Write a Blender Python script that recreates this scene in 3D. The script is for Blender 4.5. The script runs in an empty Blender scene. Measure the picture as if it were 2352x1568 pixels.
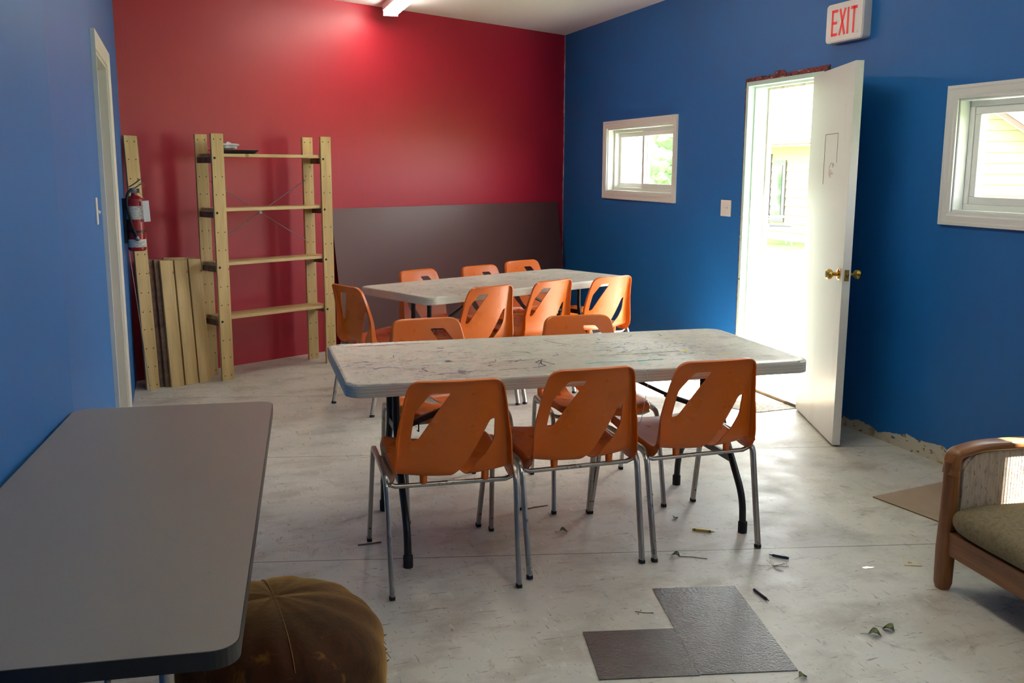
import bpy, bmesh, math, random
from mathutils import Vector, Matrix, geometry
random.seed(7)
PI = math.pi
C = bpy.context.scene.collection
SC = bpy.context.scene

# ------------------------------------------------------------------ camera
cam_d = bpy.data.cameras.new('camera')
cam = bpy.data.objects.new('camera', cam_d); C.objects.link(cam)
YAW, PITCH, ROLL = 0.3141, 0.1755, 0.0038
fw = Vector((math.sin(YAW)*math.cos(PITCH), math.cos(YAW)*math.cos(PITCH), -math.sin(PITCH)))
rt = Vector((math.cos(YAW), -math.sin(YAW), 0)); up = rt.cross(fw)
r2 = math.cos(ROLL)*rt + math.sin(ROLL)*up; u2 = -math.sin(ROLL)*rt + math.cos(ROLL)*up
cam.matrix_world = Matrix(((r2.x, u2.x, -fw.x, 0), (r2.y, u2.y, -fw.y, 0), (r2.z, u2.z, -fw.z, 1.4967), (0, 0, 0, 1)))
cam_d.sensor_width = 36; cam_d.lens = 2244.36/2352*36; cam_d.clip_start = 0.05; cam_d.clip_end = 300
SC.camera = cam
SC.view_settings.view_transform = 'Standard'
SC.view_settings.look = 'None'; SC.view_settings.gamma = 1
SC.view_settings.use_curve_mapping = False
SC.view_settings.exposure = 1.2
SC.cycles.use_denoising = True
SC.cycles.max_bounces = 10; SC.cycles.diffuse_bounces = 6; SC.cycles.glossy_bounces = 4
SC.cycles.sample_clamp_indirect = 6
SC.cycles.caustics_reflective = False; SC.cycles.caustics_refractive = False

# ------------------------------------------------------------------ sky, sun, daylight portals
w = bpy.data.worlds.new('sky'); SC.world = w; w.use_nodes = True
wn = w.node_tree.nodes; wl = w.node_tree.links; wn.clear()
wo = wn.new('ShaderNodeOutputWorld'); bg = wn.new('ShaderNodeBackground')
tc = wn.new('ShaderNodeTexCoord'); sx = wn.new('ShaderNodeSeparateXYZ'); cr = wn.new('ShaderNodeValToRGB')
wl.new(tc.outputs['Generated'], sx.inputs[0]); wl.new(sx.outputs['Z'], cr.inputs[0])
cr.color_ramp.elements[0].position = 0.0; cr.color_ramp.elements[0].color = (1, .97, .93, 1)
cr.color_ramp.elements[1].position = 0.6; cr.color_ramp.elements[1].color = (0.84, 0.92, 1, 1)
wl.new(cr.outputs[0], bg.inputs[0]); bg.inputs[1].default_value = 5.5; wl.new(bg.outputs[0], wo.inputs[0])
sun_d = bpy.data.lights.new('sun', 'SUN'); sun_d.energy = 38; sun_d.angle = math.radians(0.6); sun_d.color = (1, .95, .87)
sun = bpy.data.objects.new('sun', sun_d); C.objects.link(sun)
SUN_DIR = Vector((-1.0, 0.62, -1.55))
sun.rotation_euler = SUN_DIR.to_track_quat('-Z', 'Y').to_euler()
def portal(name, loc, rot, sx_, sy_):
    d = bpy.data.lights.new(name, 'AREA'); d.shape = 'RECTANGLE'; d.size = sx_; d.size_y = sy_
    d.cycles.is_portal = True
    o = bpy.data.objects.new(name, d); C.objects.link(o); o.location = loc; o.rotation_euler = rot
XR = 3.617
for nm, y0, y1, z0, z1 in (('door_portal', 5.17, 5.99, 0, 2.06), ('window_portal', 7.06, 8.33, 1.3, 1.85), ('window_portal', 2.7, 4.0, 1.3, 1.84), ('window_portal', -.3, .8, 1.15, 1.85), ('window_portal', 2.02, 2.17, 1.45, 2.15)):
    portal(nm, (XR+.16, (y0+y1)/2, (z0+z1)/2), (0, PI/2, 0), z1-z0, y1-y0)

# ------------------------------------------------------------------ node material helpers
def lin(c):
    return tuple((x/12.92 if x <= .04045 else ((x+.055)/1.055)**2.4) for x in (v/255 for v in c))
class M:
    def __init__(s, name, rgb, rough=.5, metal=0, spec=.5, raw=False, **kw):
        s.m = bpy.data.materials.new(name); s.m.use_nodes = True
        s.n = s.m.node_tree.nodes; s.l = s.m.node_tree.links
        s.b = s.n['Principled BSDF']
        s.col = (*(rgb if raw else lin(rgb)), 1)
        s.b.inputs['Base Color'].default_value = s.col
        s.b.inputs['Roughness'].default_value = rough; s.b.inputs['Metallic'].default_value = metal
        s.b.inputs['Specular IOR Level'].default_value = spec
        for k, v in kw.items(): s.b.inputs[k.replace('_', ' ')].default_value = v
        s.tc = s.n.new('ShaderNodeTexCoord'); s.cur = None
    def coord(s, scale=(1, 1, 1), rot=(0, 0, 0), src='Object'):
        mp = s.n.new('ShaderNodeMapping'); mp.inputs['Scale'].default_value = scale; mp.inputs['Rotation'].default_value = rot
        s.l.new(s.tc.outputs[src], mp.inputs[0]); return mp.outputs[0]
    def noise(s, sc=5, det=4, rough=.55, scale=(1, 1, 1), rot=(0, 0, 0), dist=0, src='Object'):
        t = s.n.new('ShaderNodeTexNoise'); t.inputs['Scale'].default_value = sc; t.inputs['Detail'].default_value = det
        t.inputs['Roughness'].default_value = rough; t.inputs['Distortion'].default_value = dist
        s.l.new(s.coord(scale, rot, src), t.inputs['Vector']); return t.outputs['Fac']
    def ramp(s, fac, a, b, va=0, vb=1):
        r = s.n.new('ShaderNodeMapRange'); r.inputs['From Min'].default_value = a; r.inputs['From Max'].default_value = b
        r.inputs['To Min'].default_value = va; r.inputs['To Max'].default_value = vb; r.clamp = True
        s.l.new(fac, r.inputs['Value']); return r.outputs[0]
    def math(s, op, a, b=None, c=None):
        t = s.n.new('ShaderNodeMath'); t.operation = op
        for i, v in enumerate((a, b, c)):
            if v is None: continue
            if isinstance(v, (int, float)): t.inputs[i].default_value = v
            else: s.l.new(v, t.inputs[i])
        return t.outputs[0]
    def mix(s, fac, rgb, raw=False):
        x = s.n.new('ShaderNodeMix'); x.data_type = 'RGBA'
        if isinstance(fac, (int, float)): x.inputs[0].default_value = fac
        else: s.l.new(fac, x.inputs[0])
        if s.cur is None: x.inputs[6].default_value = s.col
        else: s.l.new(s.cur, x.inputs[6])
        if isinstance(rgb, tuple): x.inputs[7].default_value = (*(rgb if raw else lin(rgb)), 1)
        else: s.l.new(rgb, x.inputs[7])
        s.cur = x.outputs[2]; s.l.new(s.cur, s.b.inputs['Base Color']); return s
    def bump(s, fac, strength=.2, dist=.002):
        b = s.n.new('ShaderNodeBump'); b.inputs['Strength'].default_value = strength; b.inputs['Distance'].default_value = dist
        s.l.new(fac, b.inputs['Height'])
        if s.b.inputs['Normal'].is_linked: s.l.new(s.b.inputs['Normal'].links[0].from_socket, b.inputs['Normal'])
        s.l.new(b.outputs[0], s.b.inputs['Normal']); return s
    def rough(s, fac, a, b):
        s.l.new(s.ramp(fac, 0.3, .7, a, b), s.b.inputs['Roughness']); return s
    def axis(s, i, src='Object'):
        x = s.n.new('ShaderNodeSeparateXYZ'); s.l.new(s.tc.outputs[src], x.inputs[0]); return x.outputs[i]

def paint(name, rgb, rough=.42):
    m = M(name, rgb, rough)
    m.mix(m.ramp(m.noise(1.3, 3), .35, .7, 0, .18), tuple(int(v*.86) for v in rgb))
    m.mix(m.ramp(m.noise(30, 2, scale=(1, 1, .15)), .4, .7, 0, .10), tuple(min(255, int(v*1.12)) for v in rgb))
    m.bump(m.noise(220, 3), .10, .0015); m.bump(m.noise(2.5, 2), .12, .01)
    return m
BLUE = (14, 98, 168); RED = (166, 26, 46)
m_blue = paint('blue_wall_paint', BLUE, .48)
# right wall: paint peeled off along the floor where a baseboard was pulled away
m_blue_r = paint('blue_wall_paint_peeled', BLUE, .48)
mm = m_blue_r
zc = mm.axis(2); yc = mm.axis(1)
edge = mm.math('ADD', mm.math('MULTIPLY', mm.noise(6, 5, scale=(1, 1, .3)), .11), mm.ramp(yc, 3.6, 4.9, .045, -.015))
peel = mm.math('MULTIPLY', mm.math('LESS_THAN', zc, edge), mm.math('LESS_THAN', yc, 5.05))
pl = M('x', (0, 0, 0))
mm.mix(peel, (196, 188, 168))
mm.mix(mm.math('MULTIPLY', peel, mm.ramp(mm.noise(9, 5), .52, .6)), (158, 134, 92))
mm.mix(mm.math('MULTIPLY', peel, mm.ramp(mm.noise(16, 4, scale=(1, 1, 2.2)), .60, .64)), (92, 74, 58))
m_red = paint('red_wall_paint', RED, .46)
mr = m_red
ucoord = mr.math('ADD', mr.math('MULTIPLY', mr.axis(0), math.cos(.4958)), mr.math('MULTIPLY', mr.axis(1), math.sin(.4958)))
UEND = XR*math.cos(.4958)+9.4536*math.sin(.4958)
near_edge = mr.math('GREATER_THAN', mr.math('ADD', ucoord, mr.math('MULTIPLY', mr.noise(14, 4), .03)), UEND-.005+.012)
mr.mix(mr.math('MULTIPLY', near_edge, .75), (225, 205, 205))
m_white = M('white_trim_paint', (226, 224, 218), .35); m_white.bump(m_white.noise(90, 2), .05, .001)
m_vinyl = M('white_window_vinyl', (225, 225, 222), .3)
m_ceil = M('white_ceiling_paint', (232, 228, 226), .8); m_ceil.bump(m_ceil.noise(60, 3), .15, .002)
m_plaster = M('white_plaster', (215, 212, 205), .8)

# floor: off-white sheets, sooty scuffs, fine dark scratches, seams
m_floor = M('worn_white_floor', (219, 214, 203), .38)
f = m_floor
f.mix(f.ramp(f.noise(1.1, 5, .6), .42, .68, 0, .55), (176, 170, 158))
f.mix(f.ramp(f.noise(3.2, 6, .65, scale=(1, 1.5, 1)), .48, .72, 0, .6), (138, 126, 108))
f.mix(f.ramp(f.noise(7, 5, .7, dist=1.2), .6, .74, 0, .5), (112, 98, 80))
for (sc_, sq, rz, th, amt) in ((70, (1, .18, 1), .5, .665, .55), (80, (.16, 1, 1), .2, .66, .55), (95, (1, .22, 1), -.7, .67, .5), (50, (.14, 1, 1), -.35, .68, .5), (130, (.5, 1, 1), 1.2, .68, .55), (34, (.10, 1, 1), -.9, .70, .45)):
    f.mix(f.math('MULTIPLY', f.ramp(f.noise(sc_, 3, .6, scale=sq, rot=(0, 0, rz), dist=.8), th, th+.03), amt), (84, 72, 60))
f.mix(f.ramp(f.noise(34, 3, scale=(1, .3, 1), rot=(0, 0, .9)), .64, .68, 0, .35), (236, 234, 228))
SA = .235
wv = f.math('ADD', f.math('MULTIPLY', f.axis(1), math.cos(SA)), f.math('MULTIPLY', f.axis(0), math.sin(SA)))
wv = f.math('ADD', wv, f.math('MULTIPLY', f.noise(4, 2), .006))
wm = f.math('ABSOLUTE', f.math('SUBTRACT', f.math('MODULO', f.math('ADD', wv, 20-2.62+.7-.003), 1.40), .7))
seam = f.math('LESS_THAN', wm, .0028)
f.mix(f.math('MULTIPLY', seam, .8), (60, 50, 44))
f.bump(f.noise(18, 5, .7), .12, .002); f.rough(f.noise(5, 4), .38, .6)

m_panel = M('brown_hardboard', (92, 58, 54), .40)
m_panel.mix(m_panel.ramp(m_panel.noise(2, 3), .4, .7, 0, .25), (86, 60, 56)); m_panel.bump(m_panel.noise(300, 2), .12, .001)
def plastic(name, rgb, rough):
    m = M(name, rgb, rough)
    m.mix(m.ramp(m.noise(5, 3), .4, .75, 0, .25), tuple(int(v*.86) for v in rgb))
    m.mix(m.ramp(m.noise(28, 5, .7), .68, .72, 0, .35), (110, 60, 40)); m.bump(m.noise(400, 2), .08, .0006)
    m.rough(m.noise(7, 3), rough-.06, rough+.1)
    return m
m_orange = plastic('orange_moulded_plastic', (212, 102, 16), .30)
def chrome(name, rgb, rough):
    m = M(name, rgb, rough, metal=1)
    m.mix(m.ramp(m.noise(9, 5, .7, scale=(1, 1, .3)), .5, .75, 0, .5), (96, 88, 84)); m.rough(m.noise(20, 3), rough, rough+.2)
    return m
m_chrome = chrome('worn_chrome', (176, 172, 166), .24)
m_black = M('black_enamel', (22, 23, 26), .38); m_black.bump(m_black.noise(80, 2), .05, .001)
m_rubber = M('black_rubber', (20, 20, 20), .7)
m_rubber.bump(m_rubber.noise(60), .1)

def table_top_mat(name, busy):
    m = M(name, (200, 194, 180), .42)
    m.mix(m.ramp(m.noise(3, 5, .6), .42, .7, 0, .4), (160, 156, 146))
    m.mix(m.ramp(m.noise(10, 4, .6, scale=(.45, 1, 1)), .58, .7, 0, .5), (132, 128, 122))
    region = m.ramp(m.noise(1.7, 2), .40, .56)
    zt = m.math('GREATER_THAN', m.axis(2), .735)
    for (rgb, sc_, sq, rz, th) in (((52, 50, 62), 26, (.35, 1, 1), .1, .655), ((44, 58, 140), 17, (.5, 1.6, 1), .9, .685), ((84, 186, 186), 12, (.6, 1.5, 1), 2.0, .69),
                                   ((170, 56, 70), 16, (.4, 1.6, 1), 3.1, .70), ((222, 205, 80), 15, (.6, 1.5, 1), 4.2, .71), ((150, 120, 170), 14, (.5, 1.5, 1), 5.0, .69),
                                   ((70, 72, 80), 38, (.3, 1, 1), -.4, .66), ((236, 236, 232), 40, (.5, 1, 1), .7, .68), ((60, 110, 70), 19, (.3, 1.5, 1), 6.0, .71)):
        a = m.ramp(m.noise(sc_*1.3, 4, .65, scale=(sq[0]**.5, sq[1], 1), rot=(0, 0, rz), dist=.6), th-busy, th+.03-busy)
        a = m.math('MULTIPLY', m.math('MULTIPLY', a, m.ramp(region, 0, 1, .25, .9)), zt)
        m.mix(a, rgb)
    m.bump(m.noise(250, 2), .1, .0008); m.rough(m.noise(6, 4), .3, .5)
    return m
m_top1 = table_top_mat('scribbled_table_plastic', .050)
m_top2 = table_top_mat('smeared_table_plastic', .035)
m_groove = M('pale_rim_line', (222, 216, 204), .5)
m_crayon_k = M('black_crayon_wax', (44, 38, 44), .6); m_crayon_r = M('red_crayon_wax', (150, 60, 70), .6); m_crayon_b = M('blue_crayon_wax', (50, 56, 150), .6)
m_crayon_t = M('teal_crayon_wax', (70, 180, 180), .6); m_crayon_g = M('green_crayon_wax', (60, 120, 60), .6); m_crayon_y = M('yellow_crayon_wax', (220, 205, 60), .6)
for q in (m_crayon_k, m_crayon_r, m_crayon_b, m_crayon_t, m_crayon_g, m_crayon_y): q.bump(q.noise(300), .2)
m_lam = M('grey_speckled_laminate', (150, 141, 130), .36)
m_lam.mix(m_lam.ramp(m_lam.noise(900, 2), .4, .6, 0, .3), (120, 114, 108)); m_lam.mix(m_lam.ramp(m_lam.noise(2.2, 4), .55, .8, 0, .2), (140, 112, 108))
m_lam.mix(m_lam.ramp(m_lam.noise(24, 2), .785, .80, 0, .8), (40, 34, 34))
m_edge = M('dark_table_edging', (22, 20, 21), .35); m_edge.bump(m_edge.noise(50), .05)

def wood(name, a, b, rough=.5, ax=2, sc=9, knots=True):
    m = M(name, a, rough)
    sq = [7, 7, 7]; sq[ax] = .5
    m.mix(m.ramp(m.noise(sc/3, 4, .6, scale=tuple(sq), dist=.9), .38, .66, 0, .8), b)
    sq2 = [30, 30, 30]; sq2[ax] = .8
    m.mix(m.ramp(m.noise(sc/2, 3, .6, scale=tuple(sq2)), .5, .7, 0, .35), tuple(int(v*.78) for v in b))
    if knots:
        m.mix(m.ramp(m.noise(16, 1), .78, .80, 0, .7), tuple(int(v*.55) for v in b))
    m.bump(m.noise(sc, 3, scale=tuple(sq2)), .15, .001)
    return m
m_pine = wood('bare_pine', (208, 180, 124), (186, 152, 96), .55, 2)
m_pine_x = wood('bare_pine_shelf', (212, 186, 134), (190, 158, 104), .55, 0)
m_pine_end = M('dark_pine', (128, 98, 80), .6); m_pine_end.mix(m_pine_end.ramp(m_pine_end.noise(20, 3), .4, .7), (86, 66, 56))  # darker brown pine tone for bearers, rear boards and a stick
m_hole = M('dark_screw_hole', (38, 32, 28), .7); m_hole.bump(m_hole.noise(50), .1)
m_steel = chrome('zinc_steel', (150, 150, 152), .35)
m_oak = wood('varnished_oak', (150, 96, 52), (112, 66, 34), .34, 1, 12, False)
m_oak_v = wood('varnished_oak_post', (146, 92, 50), (104, 60, 30), .34, 2, 12, False)
m_oak_x = wood('varnished_oak_arm', (152, 98, 54), (114, 68, 36), .34, 0, 12, False)
m_fab = M('flecked_beige_weave', (196, 180, 160), .95, spec=.1)
m_fab.mix(m_fab.ramp(m_fab.noise(60, 4, .7, scale=(1, 1, .25)), .45, .62, 0, .6), (156, 140, 122)); m_fab.mix(m_fab.ramp(m_fab.noise(110, 3, scale=(1, 1, .3)), .62, .66, 0, .6), (70, 60, 54))
m_fab.bump(m_fab.noise(180, 3), .5, .004)
wv_ = m_fab.n.new('ShaderNodeTexWave'); wv_.inputs['Scale'].default_value = 26; wv_.inputs['Distortion'].default_value = .6; wv_.bands_direction = 'X'
m_fab.l.new(m_fab.coord(), wv_.inputs['Vector']); m_fab.bump(wv_.outputs['Fac'], .5, .004)
m_fab2 = M('olive_brown_weave', (136, 122, 96), .95, spec=.1)
m_fab2.mix(m_fab2.ramp(m_fab2.noise(70, 4, .7), .45, .6, 0, .6), (108, 96, 72)); m_fab2.mix(m_fab2.ramp(m_fab2.noise(130, 3), .62, .68, 0, .6), (150, 136, 104))
m_fab2.bump(m_fab2.noise(190, 3), .6, .004)
m_velvet = M('brown_crushed_velvet', (62, 30, 10), .7, spec=.15)
m_velvet.b.inputs['Sheen Weight'].default_value = .9; m_velvet.b.inputs['Sheen Tint'].default_value = (.85, .5, .15, 1); m_velvet.b.inputs['Sheen Roughness'].default_value = .4
m_velvet.mix(m_velvet.ramp(m_velvet.noise(9, 6, .75, dist=1.5), .42, .68), (32, 14, 6)); m_velvet.mix(m_velvet.ramp(m_velvet.noise(5, 5, .7, dist=2), .58, .75, 0, .8), (134, 88, 30))
m_velvet.bump(m_velvet.noise(22, 5, .7), .4, .006)
m_thread = M('pale_seam_thread', (128, 96, 52), .8); m_thread.bump(m_thread.noise(200), .3)
m_door = M('white_door_paint', (224, 222, 216), .30)
m_door.mix(m_door.ramp(m_door.noise(4, 5, .7, scale=(1, 1, .25)), .56, .8, 0, .4), (186, 182, 176)); m_door.mix(m_door.ramp(m_door.noise(20, 5, .7), .70, .73, 0, .5), (120, 110, 100))
m_mint = M('mint_primer_paint', (186, 216, 204), .5); m_mint.bump(m_mint.noise(60), .1)
m_pinkwood = M('weathered_pink_frame', (192, 166, 164), .6); m_pinkwood.mix(m_pinkwood.ramp(m_pinkwood.noise(20, 4, scale=(1, 1, .2)), .45, .7), (158, 128, 126))
m_torn = M('torn_red_brown_edge', (126, 52, 52), .8)
m_torn.mix(m_torn.ramp(m_torn.noise(26, 4, .7), .5, .56), (44, 34, 38)); m_torn.mix(m_torn.ramp(m_torn.noise(15, 4, scale=(1, 1, 3)), .6, .66), (184, 150, 128)); m_torn.bump(m_torn.noise(40, 4), .6, .01)
m_brass = chrome('polished_brass', (214, 176, 92), .16)
m_plate = M('white_switch_plastic', (226, 220, 214), .35); m_plate.bump(m_plate.noise(60), .03)
m_redext = M('red_extinguisher_enamel', (150, 24, 28), .25); m_redext.bump(m_redext.noise(60), .03)
m_label = M('printed_white_label', (206, 206, 200), .5)
m_label.mix(m_label.math('MULTIPLY', m_label.ramp(m_label.noise(60, 2, scale=(1, 1, 4)), .52, .58), .6), (90, 90, 90))
m_paper = M('white_paper_tag', (222, 220, 222), .7); m_paper.mix(m_paper.ramp(m_paper.noise(70, 2, scale=(1, 1, 3)), .6, .64, 0, .3), (140, 140, 150))
m_tile = M('dark_grey_vinyl_tile', (74, 68, 69), .25, spec=.8)
m_tile.mix(m_tile.ramp(m_tile.noise(5, 5, .6), .4, .7, 0, .6), (56, 51, 51)); m_tile.bump(m_tile.noise(130, 3, .6), .5, .006)
m_card = M('brown_cardboard', (170, 148, 126), .8); m_card.mix(m_card.ramp(m_card.noise(4, 3), .4, .7, 0, .5), (150, 128, 106))
m_card_e = M('cardboard_flutes', (120, 104, 62), .9); m_card_e.bump(m_card_e.noise(80), .3)
m_leaf = M('dried_green_leaf', (120, 128, 84), .7); m_leaf.mix(m_leaf.ramp(m_leaf.noise(60, 3), .45, .6), (74, 78, 52))
m_leafb = M('dried_tan_stem', (168, 148, 116), .8); m_leafb.mix(m_leafb.ramp(m_leafb.noise(60, 3), .45, .6), (120, 100, 74))
m_exit = M('red_exit_lettering', (226, 40, 44), .4, Emission_Color=(*lin((226, 40, 44)), 1), Emission_Strength=.08)
m_mat = M('grey_embossed_door_mat', (150, 138, 118), .7)
m_mat.mix(m_mat.ramp(m_mat.noise(14, 3, dist=3), .47, .53), (116, 106, 90)); m_mat.bump(m_mat.noise(40, 3, dist=2), .5, .004)
m_tube = M('lit_fluorescent_tube', (255, 250, 235), .4, Emission_Color=(1, .94, .84, 1), Emission_Strength=16)
m_grass = M('lawn_grass', (128, 146, 90), .9); m_grass.mix(m_grass.ramp(m_grass.noise(3, 8, .7), .4, .65), (104, 128, 72)); m_grass.bump(m_grass.noise(30, 4), 1, .05)
m_conc = M('pale_concrete', (206, 202, 192), .8); m_conc.mix(m_conc.ramp(m_conc.noise(3, 5), .4, .7, 0, .4), (180, 176, 166))
m_siding = M('pale_yellow_siding', (150, 140, 112), .6); m_siding.bump(m_siding.noise(20, 2), .1)
m_roof = M('grey_roof_shingle', (150, 146, 150), .9)
br = m_roof.n.new('ShaderNodeTexBrick'); br.inputs['Scale'].default_value = 3.2; br.inputs['Color1'].default_value = (.30, .29, .31, 1); br.inputs['Color2'].default_value = (.42, .40, .42, 1); br.inputs['Mortar'].default_value = (.2, .2, .2, 1)
m_roof.l.new(m_roof.coord(), br.inputs['Vector']); m_roof.mix(.9, br.outputs[0])
m_gutter = M('brown_gutter', (110, 84, 74), .5); m_gutter.bump(m_gutter.noise(20), .05)
m_wtrim = M('grey_window_trim', (92, 90, 96), .5); m_wtrim.bump(m_wtrim.noise(20), .05)
m_dglass = M('reflecting_house_glass', (50, 70, 48), .08); m_dglass.mix(m_dglass.ramp(m_dglass.noise(1.5, 3), .45, .6), (84, 104, 84))
m_foliage = M('tree_foliage', (120, 140, 104), .8); m_foliage.mix(m_foliage.ramp(m_foliage.noise(4, 5), .4, .65), (92, 116, 80))
m_bark = wood('tree_bark', (112, 96, 80), (78, 64, 52), .9, 2, 9, False)
m_glass = M('window_glass', (255, 255, 255), .0)
g = m_glass; g.n.remove(g.b)
gl = g.n.new('ShaderNodeBsdfGlossy'); gl.inputs['Roughness'].default_value = .01; tr = g.n.new('ShaderNodeBsdfTransparent'); tr.inputs[0].default_value = (.96, .98, .97, 1)
ms = g.n.new('ShaderNodeMixShader'); ms.inputs[0].default_value = .05
g.l.new(tr.outputs[0], ms.inputs[1]); g.l.new(gl.outputs[0], ms.inputs[2]); g.l.new(ms.outputs[0], g.n['Material Output'].inputs[0])

# ------------------------------------------------------------------ mesh helpers
def link(name, bm, mats, parent=None, smooth=False, loc=None, rot=None):
    me = bpy.data.meshes.new(name); bmesh.ops.recalc_face_normals(bm, faces=bm.faces)
    bm.to_mesh(me); bm.free()
    o = bpy.data.objects.new(name, me); C.objects.link(o)
    for m in (mats if isinstance(mats, (list, tuple)) else [mats]): me.materials.append(m.m)
    if smooth:
        for p in me.polygons: p.use_smooth = True
        if smooth != 'all':
            me.set_sharp_from_angle(angle=math.radians(38))
    if parent: o.parent = parent
    if loc is not None: o.location = loc
    if rot is not None: o.rotation_euler = rot
    return o
def tag(o, label=None, cat=None, group=None, kind=None):
    if label: o['label'] = label
    if cat: o['category'] = cat
    if group: o['group'] = group
    if kind: o['kind'] = kind
    return o
def thing(name, label, cat, loc=(0, 0, 0), rz=0, group=None):
    o = bpy.data.objects.new(name, None); C.objects.link(o); o.empty_display_size = .1
    o.location = loc; o.rotation_euler = (0, 0, rz)
    return tag(o, label, cat, group)
def copy_tree(o, parent=None):
    c = o.copy(); C.objects.link(c)
    if parent: c.parent = parent
    for ch in list(o.children): copy_tree(ch, c)
    return c
def struct(name, bm, m, parent=None, **k):
    o = link(name, bm, m, parent, **k); o['kind'] = 'structure'; return o
def box(bm, x0, x1, y0, y1, z0, z1, mi=0, mat=None, bev=0):
    vs = [bm.verts.new(v) for v in ((x0, y0, z0), (x1, y0, z0), (x1, y1, z0), (x0, y1, z0), (x0, y0, z1), (x1, y0, z1), (x1, y1, z1), (x0, y1, z1))]
    fs = [bm.faces.new([vs[i] for i in f_]) for f_ in ((3, 2, 1, 0), (4, 5, 6, 7), (0, 1, 5, 4), (1, 2, 6, 5), (2, 3, 7, 6), (3, 0, 4, 7))]
    for f_ in fs: f_.material_index = mi
    if bev:
        es = {e for f_ in fs for e in f_.edges}
        r = bmesh.ops.bevel(bm, geom=list(es), offset=bev, segments=2, affect='EDGES', profile=.6)
        vs = list({v for v in vs if v.is_valid} | {v for f_ in r['faces'] for v in f_.verts})
        for f_ in r['faces']: f_.material_index = mi
    if mat is not None: bmesh.ops.transform(bm, matrix=mat, verts=vs)
    return vs
def bxm(*a, **k):
    bm = bmesh.new(); box(bm, *a, **k); return bm
def round_path(pts, rads, n=5):
    """polyline with its inner corners rounded"""
    pts = [Vector(p) for p in pts]; out = [pts[0]]
    for i in range(1, len(pts)-1):
        r = rads if isinstance(rads, (int, float)) else rads[i-1]
        a, b, c = pts[i-1], pts[i], pts[i+1]
        d1 = (a-b); d2 = (c-b); r = min(r, d1.length*.49, d2.length*.49)
        p1 = b+d1.normalized()*r; p2 = b+d2.normalized()*r
        for k in range(n+1):
            t = k/n; out.append(p1*(1-t)**2+b*2*t*(1-t)+p2*t*t)
    out.append(pts[-1]); return out
def sweep(bm, pts, prof, mi=0, up=Vector((0, 0, 1)), cap=True, ref=None):
    """sweep closed 2D profile along pts; ref = constant side vector when given"""
    pts = [Vector(p) for p in pts]; rings = []
    n = len(pts)
    side = None
    for i, p in enumerate(pts):
        if i == 0: t = pts[1]-pts[0]
        elif i == n-1: t = pts[-1]-pts[-2]
        else: t = (pts[i+1]-pts[i]).normalized()+(pts[i]-pts[i-1]).normalized()
        t.normalize()
        if ref is not None:
            s = Vector(ref); s = (s-t*s.dot(t)).normalized()
        else:
            if side is None:
                a = Vector((0, 0, 1)) if abs(t.z) < .9 else Vector((1, 0, 0))
                s = t.cross(a).normalized()
            else:
                s = (side-t*side.dot(t)).normalized()
            side = s
        u = s.cross(t).normalized()
        rings.append([bm.verts.new(p+s*x+u*y) for x, y in prof])
    m = len(prof)
    for i in range(n-1):
        for j in range(m):
            f_ = bm.faces.new((rings[i][j], rings[i][(j+1) % m], rings[i+1][(j+1) % m], rings[i+1][j])); f_.material_index = mi
    if cap:
        for r_ in (rings[0], rings[-1]):
            f_ = bm.faces.new(r_); f_.material_index = mi
    return rings
def circ(r, n=12, ry=None): return [(r*math.cos(2*PI*k/n), (ry or r)*math.sin(2*PI*k/n)) for k in range(n)]
def rrect(w_, h_, r, n=3):
    o = []
    for cx, cy, a0 in ((w_/2-r, h_/2-r, 0), (-w_/2+r, h_/2-r, PI/2), (-w_/2+r, -h_/2+r, PI), (w_/2-r, -h_/2+r, 1.5*PI)):
        for k in range(n+1):
            a = a0+PI/2*k/n; o.append((cx+r*math.cos(a), cy+r*math.sin(a)))
    return o
def tube(bm, pts, r, n=12, mi=0): return sweep(bm, pts, circ(r, n), mi)
def lathe(bm, prof, seg=24, mi=0, mat=None):
    rings = []; vs = []
    for r, z in prof:
        if r < 1e-6: ring = [bm.verts.new((0, 0, z))]
        else: ring = [bm.verts.new((r*math.cos(2*PI*k/seg), r*math.sin(2*PI*k/seg), z)) for k in range(seg)]
        rings.append(ring); vs += ring
    for a, b in zip(rings, rings[1:]):
        for k in range(seg):
            if len(a) == 1 and len(b) == 1: continue
            if len(a) == 1: q = (a[0], b[(k+1) % seg], b[k])
            elif len(b) == 1: q = (a[k], a[(k+1) % seg], b[0])
            else: q = (a[k], a[(k+1) % seg], b[(k+1) % seg], b[k])
            f_ = bm.faces.new(q); f_.material_index = mi
    if mat is not None: bmesh.ops.transform(bm, matrix=mat, verts=vs)
    return vs
def prism(bm, pts, z0, z1, mi=0, mat=None):
    a = [bm.verts.new((x, y, z0)) for x, y in pts]; b = [bm.verts.new((x, y, z1)) for x, y in pts]
    n = len(pts); fs = [bm.faces.new(a[::-1]), bm.faces.new(b)]
    for i in range(n): fs.append(bm.faces.new((a[i], a[(i+1) % n], b[(i+1) % n], b[i])))
    for f_ in fs: f_.material_index = mi
    if mat is not None: bmesh.ops.transform(bm, matrix=mat, verts=a+b)
    return a+b
def round_poly(pts, r, n=4):
    """round the corners of a closed 2D polygon"""
    N = len(pts); out = []
    for i in range(N):
        a, b, c = (Vector(pts[(i-1) % N]), Vector(pts[i]), Vector(pts[(i+1) % N]))
        rr = r[i] if isinstance(r, (list, tuple)) else r
        d1 = a-b; d2 = c-b; rr = min(rr, d1.length*.45, d2.length*.45)
        if rr <= 1e-6: out.append((b.x, b.y)); continue
        p1 = b+d1.normalized()*rr; p2 = b+d2.normalized()*rr
        for k in range(n+1):
            t = k/n; q = p1*(1-t)**2+b*2*t*(1-t)+p2*t*t; out.append((q.x, q.y))
    return out
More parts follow.
